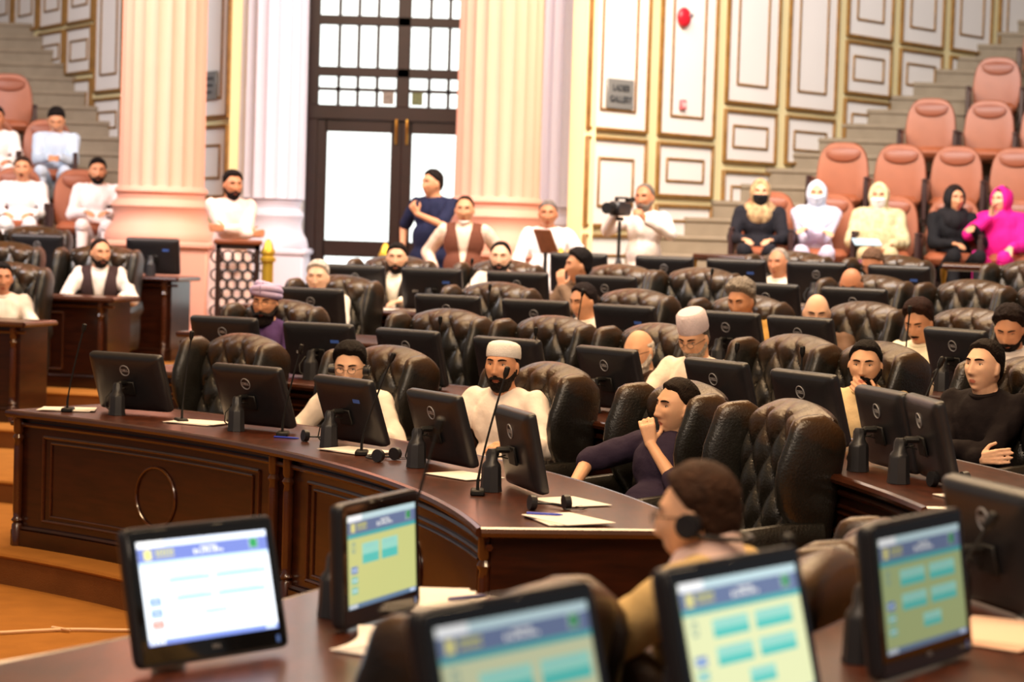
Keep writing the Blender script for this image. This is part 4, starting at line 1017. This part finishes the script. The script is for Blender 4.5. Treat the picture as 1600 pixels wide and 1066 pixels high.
# ------------------------------------------------------------------ microphones, papers, headphones, pens
def dpt(C, R, a, z): x, y = pol(C, R, a); return (x, y, z+.76)
for C, R, a, zf, h, ln, rz, lb in (
    (C0, 6.78, 52.6, FZ[0], .46, .08, 0, 'thin microphone left of the first screen on the nearest desk'),
    (C0, 6.9, 45.6, FZ[0], .46, .04, 20, 'thin microphone before the empty left wingback chair'),
    (C0, 6.95, 38.6, FZ[0], .44, .08, 0, 'thin microphone left of the youth in glasses'),
    (C0, 6.85, 30.6, FZ[0], .46, .13, 0, 'thin microphone in front of the right arm of the youth in glasses'),
    (C0, 6.78, 17.2, FZ[0], .50, .10, 0, 'long gooseneck microphone rising in front of the low white cap man'),
    (C0, 8.6, 44.2, FZ[1], .40, .01, 0, 'thin microphone before the empty chair left of the low white cap'),
    (C0, 8.6, 38.6, FZ[1], .38, .01, 0, 'thin microphone before the empty chair behind the low white cap man'),
    (C0, 8.6, 26.6, FZ[1], .40, .02, 0, 'thin microphone right of the tall white cap man screen'),
    (C0, 8.6, 22.4, FZ[1], .42, .01, 0, 'thin microphone over the right corner of the screen behind the big empty chair'),
    (C0, 8.45, 13.4, FZ[1], .46, .14, 0, 'gooseneck microphone in front of the man in black'),
    (C0, 10.4, 32.0, FZ[2], .42, .02, 0, 'thin microphone before the man with a thick moustache'),
    (C0, 10.4, 47.6, FZ[2], .40, .04, 0, 'thin microphone before the low dark-haired face'),
    (C0, 10.4, 51.9, FZ[2], .40, .02, 0, 'thin microphone between two screens below the bearded man in white'),
    (C0, 12.1, 58.9, FZ[3], .40, .02, 0, 'thin microphone before the bearded man in white'),
    (C0, 12.1, 48.6, FZ[3], .40, .02, 0, 'thin microphone before the elderly man in an open white collar'),
    (CA, 6.62, -37.9, FZ[0], .50, .05, 10, 'tall microphone standing at the lower left over the amber carpet'),
    (CA, 6.70, -21.0, FZ[0], .50, .10, 0, 'microphone rising behind the upright lit screen'),
    (CA, 8.45, -31.3, FZ[1], .30, -.04, 0, 'dark microphone between the two screens near the headphone man'),
    (CA, 8.45, -24.6, FZ[1], .26, .10, 0, 'short thick microphone at the lower right before the big screen back')):
    mic(dpt(C, R, a, zf), h, ln, D2(rz), lb, r=.0045, head=.0125 if C == C0 else .014)
def paper(C, R, a, zf, w_, d_, rz, lb, n=1, col=None):
    b = MB()
    for k in range(n): b.box((.012*k, .006*k, .0016+.0032*k), (w_, d_, .003), rz=.12*k)
    o = b.build('paper', col or PAPER, smooth=False); o.location = (lambda p: (p[0], p[1], p[2]+.004))(dpt(C, R, a, zf)); o.rotation_euler = (0, 0, D2(rz)); tag(o, lb, 'paper', 'papers on the desks'); return o
paper(C0, 6.85, 53.3, FZ[0], .30, .21, 0, 'white sheets around the microphone at the left end of the nearest desk', 2)
paper(C0, 6.95, 45.0, FZ[0], .30, .22, -30, 'white sheets in front of the empty left wingback chair', 2)
paper(C0, 6.9, 31.9, FZ[0], .32, .22, -45, 'white sheets below the chest of the youth in glasses', 2)
paper(C0, 6.95, 22.8, FZ[0], .30, .22, -50, 'white sheets left of the low white cap man, behind a stand')
paper(C0, 6.93, 10.4, FZ[0], .32, .22, -72, 'fan of white sheets with a pen at the right corner of the nearest desk', 3)
paper(C0, 7.1, 15.0, FZ[0], .30, .21, -60, 'white sheet under the stand of the rightmost screen on the nearest desk')
paper(C0, 8.5, 20.9, FZ[1], .28, .2, -50, 'white sheet between the large empty chair and the man covering his mouth')
paper(C0, 8.85, 32.6, FZ[1], .25, .2, -40, 'white sheet right of the screen before the white-bearded man')
paper(C0, 8.45, 7.9, FZ[1], .30, .2, -70, 'white sheet at the end of the second row desk, below the microphone')
paper(C0, 12.1, 63.0, FZ[3], .34, .24, -20, 'white sheets before the man in a dark waistcoat and white shirt', 2)
paper(CA, 6.85, -22.0, FZ[0], .34, .24, 70, 'stack of white papers right of the upright lit screen', 4)
paper(CA, 7.1, -27.6, FZ[0], .30, .22, 60, 'small stack of papers under the upright lit screen', 6)
paper(CA, 8.62, -25.0, FZ[1], .36, .26, 50, 'pinkish papers at the lower right corner', 3, mat('pink_paper', (232, 196, 172), .8))
paper(CA, 8.75, -23.9, FZ[1], .34, .24, 75, 'white papers below the big screen back at the right edge', 2)
def pen(C, R, a, zf, rz, lb, rgb=(40, 60, 180), up=.012):
    p = dpt(C, R, a, zf); b = MB(); b.tube([(-.07, 0, 0), (.05, 0, 0), (.066, 0, 0), (.072, 0, 0)], [.005, .005, .003, .001], 10); o = b.build('pen', mat('pen_%d_%d_%d' % rgb, rgb, .3), smooth=True)
    o.location = (p[0], p[1], p[2]+up+.008); o.rotation_euler = (0, 0, D2(rz)); tag(o, lb, 'pen')
pen(C0, 6.87, 10.9, FZ[0], -10, 'blue pen lying on the fan of white sheets')
pen(C0, 6.9, 37.6, FZ[0], -20, 'blue pen beside the left arm of the youth in glasses', up=-.002)
pen(CA, 6.95, -21.6, FZ[0], 40, 'dark blue pen on the papers right of the upright lit screen', (40, 36, 110), .016)
def phones(C, R, a, zf, rz, lb):
    p = dpt(C, R, a, zf); root = empty('headphones', p, D2(rz), lb, 'headphones', 'spare headphones on the desks')
    b = MB(); b.tube([(.07*math.cos(t), .10*math.sin(t), .014) for t in np.linspace(-.1, PI+.1, 18)], .005, 8); b.build('headband', BLK, root)
    for s_ in (-1, 1): c = MB(); c.cyl((s_*.06, -.005, .030), (s_*.085, -.005, .032), .030, 18); c.build('ear_cup', BLK, root)
    c = MB(); c.tube([(.06, -.02, .006), (.12, -.05, .006), (.16, -.01, .006), (.13, .04, .006), (.17, .07, .006)], .002, 6); c.build('cord', BLK, root)
phones(C0, 6.98, 36.2, FZ[0], 30, 'black headphones on the desk in front of the youth in glasses')
phones(C0, 6.85, 28.4, FZ[0], 60, 'black headphones flat on the desk right of the youth in glasses')
phones(C0, 6.95, 13.2, FZ[0], 20, 'black headphones beside the fan of white sheets')
phones(C0, 8.5, 10.9, FZ[1], 20, 'black headphones on the second row desk before the man in black')
b = MB(); b.box((0, 0, .006), (.12, .06, .012), bev=.003); o = b.build('notepad', mat('yellow_pad', (214, 170, 60), .6)); o.location = tuple(np.array(dpt(CA, 8.72, -24.6, FZ[1]))+[0, 0, .016]); o.rotation_euler = (0, 0, .5); tag(o, 'small yellow pad on the papers at the lower right', 'notepad')
# string lying on the carpet
b = MB(); pts = [(-3.0+.12*i, 10.9+.035*i+.03*math.sin(i*1.1), .012) for i in range(22)]; b.tube(pts, .008, 6)
for i in range(2, 22, 5): x, y, z = pts[i]; b.tube([(x-.05, y+.03, z+.004), (x+.05, y-.03, z+.004)], .007, 6)
tag(b.build('cord', mat('cream_cord', (226, 190, 150), .7)), 'pale knotted cord lying across the amber carpet', 'cord')
# ------------------------------------------------------------------ the people
BLACK = (26, 20, 20); DBR = (40, 26, 18); GREYH = (168, 160, 150); WHITEH = (222, 214, 204); SALT = (112, 104, 98)
def sit(row, a, zc, look, label, body=None, R=None, C=C0, da=0, **k):
    """look and body are world directions in degrees; look is where the face points"""
    R = R or 7.88+1.75*(row-1); x, y = pol(C, R, a); b = body if body is not None else a+180+(look-(a+180))*.45
    return person(label, (x, y, FZ[row-1]), D2(b), zc=zc, yaw=look-b, **k)
GR = 'seated members'
# nearest row of the main block
sit(1, 43.0, 1.06, 262, 'youth in round glasses and white shirt looking down behind a blue-stickered screen', hair=('full', BLACK, .018), sk='d', extras=(('glasses',), ('headphones', 'top')), pitch=-8, lean=.12, vox=.0055, cvox=.010, shirt=(238, 226, 214), jaw=1.3, wrists=((.26, .36, .76), (-.24, .36, .76)))
sit(1, 33.6, 1.15, 248, 'bearded man in a low white prayer cap and white tunic', body=242, hair=('short', BLACK, .008), beard=((30, 20, 16), .010), extras=(('cap', (252, 248, 244)),), sk='b', pitch=4, vox=.005, cvox=.009, shirt=(246, 232, 222), collar=False, wrists=((.16, .36, .78), (-.24, .34, .80)), lean=.02)
N = sit(1, 22.8, 1.06, 208, 'clean-shaven man in navy tunic reclining with his fist at his mouth', body=238, hair=('short', (34, 22, 16), .014), sk='a', vox=.0045, cvox=.009, shirt=(48, 38, 58), tor=(-.05, -.12), wrists=((.34, .17, .66), (.012, .0, .895)), poles=((.6, -.7, .35), (-.75, .35, -.8)), hdir=((.0, .8, -.5), (.25, .02, 1)), hup=((.4, 0, .9), (-.5, .85, 0)), curl=(.4, 1.0), sleeve=(.52, .60), nose=1.2, pitch=2, knees=((.22, .50, .40), (-.12, .55, .42)), hipy=.14, legc=(40, 38, 60), wrinkle=.008, roll=-4)
# second row
sit(2, 59.4, 1.15, 256, 'bearded man in a lilac turban and purple tunic', hair=('short', BLACK, .008), beard=((30, 22, 20), .020), extras=(('turban', (196, 178, 216)), ('glasses', (150, 130, 120))), sk='b', shirt=(78, 54, 100), wide=1.05)
sit(2, 39.7, 1.02, 232, 'bald man with a white beard and glasses looking down, in a dark jacket', hair=('bald', WHITEH, .008), beard=(WHITEH, .018), extras=(('glasses', (60, 30, 26)),), pitch=-14, sk='a', shirt=(74, 54, 44), lean=.08, vox=.006)
sit(2, 37.2, 1.12, 236, 'man in a tall white cap and cream tunic reading with bowed head', body=240, hair=('short', SALT, .008), beard=((190, 180, 168), .008), extras=(('kufi_tall', (240, 226, 234)), ('glasses', (90, 60, 50))), pitch=-24, sk='a', shirt=(244, 228, 212), lean=.04, vox=.0055, cvox=.010)
sit(2, 28.4, 1.06, 252, 'bearded man in cream tunic covering his mouth with his hand', body=244, hair=('short', BLACK, .013), beard=((24, 16, 14), .012), sk='a', shirt=(228, 202, 158), vox=.005, cvox=.010, lean=.04, wrists=((.18, .36, .74), (-.085, .165, .90)), hdir=((-.4, .8, 0), (.72, -.12, .55)), hup=((0, 0, 1), (-.3, .95, 0)), poles=((.6, -.5, -.7), (-.8, .1, -.7)), curl=(.5, .25))
sit(2, 22.5, 1.12, 222, 'clean-shaven man in a black tunic sitting with folded arms', body=232, hair=('short', (30, 20, 18), .014), sk='d', shirt=(24, 17, 20), vox=.005, cvox=.010, pitch=6, wrists=((-.10, .21, .70), (.12, .24, .73)), hdir=((-.9, -.1, .15), (.9, -.1, .25)), hup=((0, 1, 0), (0, 1, 0)), poles=((.7, .1, -.7), (-.7, .1, -.7)), curl=(.2, .2), collar=True)
# third row
sit(3, 63.4, 1.15, 262, 'white-haired man in a white tunic behind a screen', hair=('full', WHITEH, .012), sk='d', brow=(200, 190, 180), shirt=(240, 228, 214), wide=1.05)
sit(3, 51.4, 1.07, 222, 'dark-haired man whose eyes show just above a screen at centre', hair=('short', (34, 22, 20), .014), sk='b', pitch=-10, shirt=(236, 226, 210))
sit(3, 44.4, 1.14, 236, 'man with wavy grey hair and moustache in an ochre tunic, head bowed', hair=('curly', (150, 140, 128), .022), beard=((90, 76, 66), .006, 'm'), sk='b', pitch=-16, shirt=(176, 134, 66), wide=1.05)
sit(3, 41.1, 1.09, 262, 'bald clean-headed man looking down at a screen', hair=None, sk='d', pitch=-16, shirt=(110, 84, 66))
sit(3, 36.7, 1.07, 236, 'man with a thick moustache and cream tunic looking down', hair=('quiff', (48, 24, 16), .018), beard=((34, 18, 14), .009, 'm'), sk='b', pitch=-20, shirt=(240, 230, 204), wide=1.05, cvox=.011, vox=.006)
sit(3, 32.9, 1.07, 244, 'dark-haired man with bowed head behind the man in black', hair=('curly', (34, 22, 20), .020), beard=((30, 20, 18), .009), sk='b', pitch=-22, shirt=(222, 214, 212))
# fourth row
sit(4, 64.7, 1.15, 266, 'bearded man in a dark waistcoat over a white shirt, left of the door', hair=('short', BLACK, .014), beard=(BLACK, .009), sk='a', shirt=(246, 236, 216), vest=(42, 34, 30))
sit(4, 62.2, .96, 250, 'brown-haired head bowed low between two screens', hair=('short', (84, 48, 30), .016), sk='c', pitch=-40, shirt=(190, 140, 100), lean=.12)
sit(4, 60.4, 1.19, 262, 'bearded man in white before the right column, looking ahead', hair=('high', BLACK, .012), beard=((28, 20, 18), .010), sk='d', shirt=(244, 232, 220))
sit(4, 57.2, 1.15, 196, 'dark-haired man turned in profile with a hand near his face', body=225, hair=('full', BLACK, .018), sk='b', shirt=(120, 96, 76), wrists=((.17, .3, .78), (.02, .16, .98)), hdir=((0, 1, 0), (.2, 0, 1)), hup=((0, 0, 1), (-.4, .9, 0)), poles=((.6, -.5, -.7), (-.7, .2, -.7)))
sit(4, 46.2, 1.10, 246, 'balding man with bowed head and reddish face, front of two bowed men', hair=('bald', (92, 70, 56), .008), sk='c', pitch=-28, shirt=(200, 180, 160))
# rearmost row
sit(5, 53.6, 1.07, 236, 'elderly man with short grey hair and an open white collar', hair=('high', (176, 164, 150), .006), sk='c', shirt=(240, 232, 214), brow=(150, 140, 130))
sit(5, 50.1, 1.10, 226, 'grey-brown haired man with bowed head in the rearmost row', hair=('short', (120, 90, 70), .010), sk='c', pitch=-34, shirt=(120, 90, 70))
# across the left aisle
sit(4, 77.0, 1.10, 300, 'bearded man in a dark waistcoat over white, across the left aisle, looking right', body=275, hair=('high', (40, 26, 22), .010), beard=((36, 24, 20), .009), sk='b', shirt=(240, 228, 218), vest=(60, 42, 42), wrists=((.22, .34, .74), (-.22, .34, .74)))
sit(3, 77.5, 1.04, 292, 'man in a white shirt cut by the left edge', body=285, hair=('short', BLACK, .014), sk='c', shirt=(244, 230, 214))
# near block
HM = sit(1, -28.9, 1.20, 163, 'man with black headphones and a khaki jacket, seen from behind', C=CA, R=8.02, body=152, hair=('full', (62, 38, 24), .013), sk='a', shirt=(196, 166, 112), vox=.0045, cvox=.009, extras=(('headphones', 'back'), ('glasses', (120, 100, 110))), pitch=-4, neck=-.095, hs=1.0, wrinkle=.005, wrists=((.20, .36, .80), (-.16, .42, .82)), collar=False)
r_, J = HM; cb = MB(); c0 = J['nb']
rr_ = []
for q in range(29):
    a = -PI*.5-PI*.86+2*PI*.86*q/28; cx, cy = math.cos(a), math.sin(a)
    dz_ = .030*(-math.sin(a))
    rr_.append([(c0.x+(.070)*cx, c0.y+.008+.064*cy, c0.z+.040+dz_), (c0.x+.078*cx, c0.y+.008+.074*cy, c0.z+.046+dz_), (c0.x+.100*cx, c0.y+.006+.100*cy, c0.z-.018+dz_*.6), (c0.x+.094*cx, c0.y+.006+.092*cy, c0.z-.022+dz_*.6)])
cb.loft(rr_); cb.build('collar', mat('pink_collar', (238, 206, 198), .8), r_)
person('person in a beige jacket at the right edge, only sleeve and shoulder in view', (2.02, 7.75, FZ[1]), D2(178), zc=1.18, shirt=(196, 150, 104), hair=('short', BLACK), wrists=((.18, .38, .80), (-.05, .42, .78)), cvox=.012)
# standing at the back
person('bearded man standing with folded arms in a pale pink shirt behind the lattice screen', (PX(357, 20.9), 20.9, BACKZ), D2(292), zc=1.53, seated=False, yaw=6, hair=('full', BLACK, .014), beard=(BLACK, .010), sk='c', shirt=(244, 214, 206), wrists=((-.12, .22, 1.10), (.12, .25, 1.14)), poles=((.7, .1, -.7), (-.7, .1, -.7)), hdir=((-.9, -.1, .1), (.9, -.1, .1)), hup=((0, 1, 0), (0, 1, 0)), legc=(200, 190, 190))
person('man in a navy polo shirt standing against the door with one hand at his chest', (PX(668, 21.3), 21.3, BACKZ), D2(236), zc=1.61, seated=False, yaw=-18, pitch=0, hair=('short', BLACK, .014), sk='b', shirt=(30, 36, 66), wide=1.15, wrists=((.28, .05, .98), (-.02, .24, 1.33)), poles=((.8, -.4, -.2), (-.8, .1, -.6)), sleeve=(.42, .42), hdir=((0, .3, -.9), (.5, .2, .8)), hup=((1, 0, 0), (0, 1, 0)), curl=(.6, 1.0), legc=(50, 50, 60))
person('man in a brown waistcoat with a white mask under his chin by the right column', (PX(720, 20.7), 20.7, BACKZ), D2(268), zc=1.37, seated=False, yaw=-4, hair=('high', (44, 28, 22), .010), sk='b', shirt=(240, 214, 196), vest=(112, 66, 50), extras=(('mask', 'chin', (238, 226, 216)),))
person('grey-haired man in white beside the right column, arm stretched to a table', (PX(850, 21.2), 21.2, BACKZ), D2(262), zc=1.36, seated=False, yaw=4, hair=('short', (130, 124, 122), .010), sk='c', shirt=(246, 246, 250), wrists=((.18, .3, .86), (-.42, .22, .86)))
CMN = person('grey-bearded cameraman in a pale tunic looking through his camera', (PX(1000, 20.7), 20.7, BACKZ), D2(236), zc=1.53, seated=False, yaw=6, hair=('high', (130, 120, 112), .008), beard=((140, 130, 122), .008), sk='c', shirt=(238, 226, 218), wrists=((.10, .34, 1.38), (-.20, .30, 1.34)), hdir=((-.2, .6, .7), (.3, .6, .6)), hup=((1, 0, .2), (-1, 0, .2)), poles=((.7, 0, -.7), (-.8, 0, -.6)), curl=(.9, .9))
# video camera on a tripod
cx_, cy_ = PX(962, 20.35), 20.35; vc = empty('video_camera', (cx_, cy_, BACKZ+1.40), D2(236-90), 'black video camera on a tripod held by the cameraman', 'camera')
b = MB(); b.box((0, 0, .03), (.11, .24, .13), bev=.02); b.box((0, -.02, .125), (.035, .18, .02), bev=.006); b.box((0, .06, .108), (.03, .02, .04)); b.build('camera_body', BLK, vc)
b = MB(); b.lathe([(.038, 0), (.042, .06), (.050, .07), (.050, .12), (.02, .12)], n=20); 
o = b.build('lens', BLKM, vc); o.rotation_euler = (-PI/2, 0, 0); o.location = (0, .11, .03)
b = MB(); b.cyl((0, -.12, .10), (0, -.22, .115), .025, 14); b.build('viewfinder', BLKM, vc)
tp = empty('tripod', (cx_, cy_, BACKZ), 0, 'thin tripod under the video camera', 'tripod')
b = MB(); b.cyl((0, 0, .75), (0, 0, 1.32), .016, 10); b.box((0, 0, 1.34), (.07, .07, .035), bev=.006); b.build('centre_column', BLKM, tp)
for i in range(3): an = 2*PI*i/3+.4; c = MB(); c.tube([(0, 0, 1.0), (.38*math.cos(an), .38*math.sin(an), .01)], [.014, .009], 8); c.build('leg', STAND, tp)
wb = empty('wooden_board', (PX(848, 20.7), 20.7, BACKZ), 0, 'tilted brown board on a stand in front of the grey-haired man in white', 'stand')
b = MB(); b.box((0, 0, 1.12), (.022, .20, .25), rz=.9, ry=-.55, bev=.006); b.build('board', mat('plain_brown_wood', (140, 88, 60), .5, noise=.2), wb); b = MB(); b.cyl((0, .02, 0), (0, .02, 1.02), .02, 10); b.build('post', STAND, wb)
# women in the right gallery
def gal(px, row, look, label, body=262, zc=1.0, left=False, **k):
    Y = (LY if left else RY)[row]-.14; z = (LZ if left else RZ)[row]
    return person(label, (PX(px, Y), Y, z), D2(body), zc=zc, yaw=look-body, wrists=k.pop('wrists', ((.13, .30, .56), (-.13, .30, .56))), knees=((.12, .42, .46), (-.12, .42, .46)), **k)
gal(1180, 0, 266, 'woman in a black cloak and patterned beige headscarf with a black mask', hair=None, scarf=((206, 178, 134), 0, (150, 120, 90)), shirt=(34, 34, 42), extras=(('mask', 'on', (34, 34, 38)),), sk='a', collar=False)
gal(1268, 0, 262, 'woman in pale lilac with a pale blue veil over her face', hair=None, scarf=((206, 218, 240),), shirt=(216, 208, 236), extras=(('face_veil', (204, 214, 236)),), sk='a', collar=False, wrists=((-.08, .22, .66), (.08, .24, .68)))
gal(1365, 0, 256, 'woman in a flowered cream shawl with a white mask and a pale blue folder', hair=None, scarf=((226, 212, 170), 1, (196, 180, 140)), shirt=(206, 190, 150), legc=(150, 92, 112), extras=(('mask', 'on', (244, 242, 244)),), sk='a', collar=False)
gal(1486, 0, 285, 'dark-haired woman in black leaning toward her neighbour', hair=('long', (40, 26, 22), .014), shirt=(26, 26, 30), sk='b', side=.02, collar=False, scarf=((30, 28, 32), 0), wrists=((.10, .30, .58), (-.10, .24, .74)), body=275)
gal(1556, 0, 222, 'woman in a bright pink dress and headscarf with a hand at her mouth', hair=('long', (60, 34, 26), .012), scarf=((224, 30, 140), 1), shirt=(226, 36, 150), sk='a', body=248, collar=False, wrists=((.06, .20, .84), (-.16, .32, .56)), hdir=((-.2, .1, .9), (0, .8, -.4)), poles=((.8, 0, -.7), (-.6, -.5, -.7)))
f_ = MB(); f_.box((0, 0, 0), (.26, .17, .012), bev=.003); o = f_.build('folder', mat('pale_blue_folder', (170, 205, 228), .6)); o.location = (PX(1348, 21.65), 21.62, RZ[0]+.57); o.rotation_euler = (.35, 0, .1); tag(o, 'pale blue folder on the lap of the woman in a flowered shawl', 'folder')
# men in the left gallery
gal(146, 0, 284, 'bearded man in white with hands on his lap, beside the left stairs', body=278, left=True, hair=('full', BLACK, .012), beard=(BLACK, .009), shirt=(246, 238, 240), sk='b', wrists=((.10, .24, .60), (-.12, .26, .60)))
gal(29, 0, 275, 'moustached man in white at the left edge of the gallery', body=276, left=True, hair=('short', (60, 40, 32), .010), beard=((40, 28, 24), .007, 'm'), shirt=(244, 246, 250), sk='b')
gal(80, 1, 280, 'man in pale blue looking down at his hands above the others', body=278, left=True, hair=('full', BLACK, .016), shirt=(196, 216, 238), sk='b', pitch=-26, wrists=((.04, .28, .62), (-.04, .28, .62)))
gal(-14, 1, 280, 'person in white cut by the left edge in the upper gallery row', body=285, left=True, hair=('short', BLACK, .014), shirt=(248, 246, 246), sk='c')
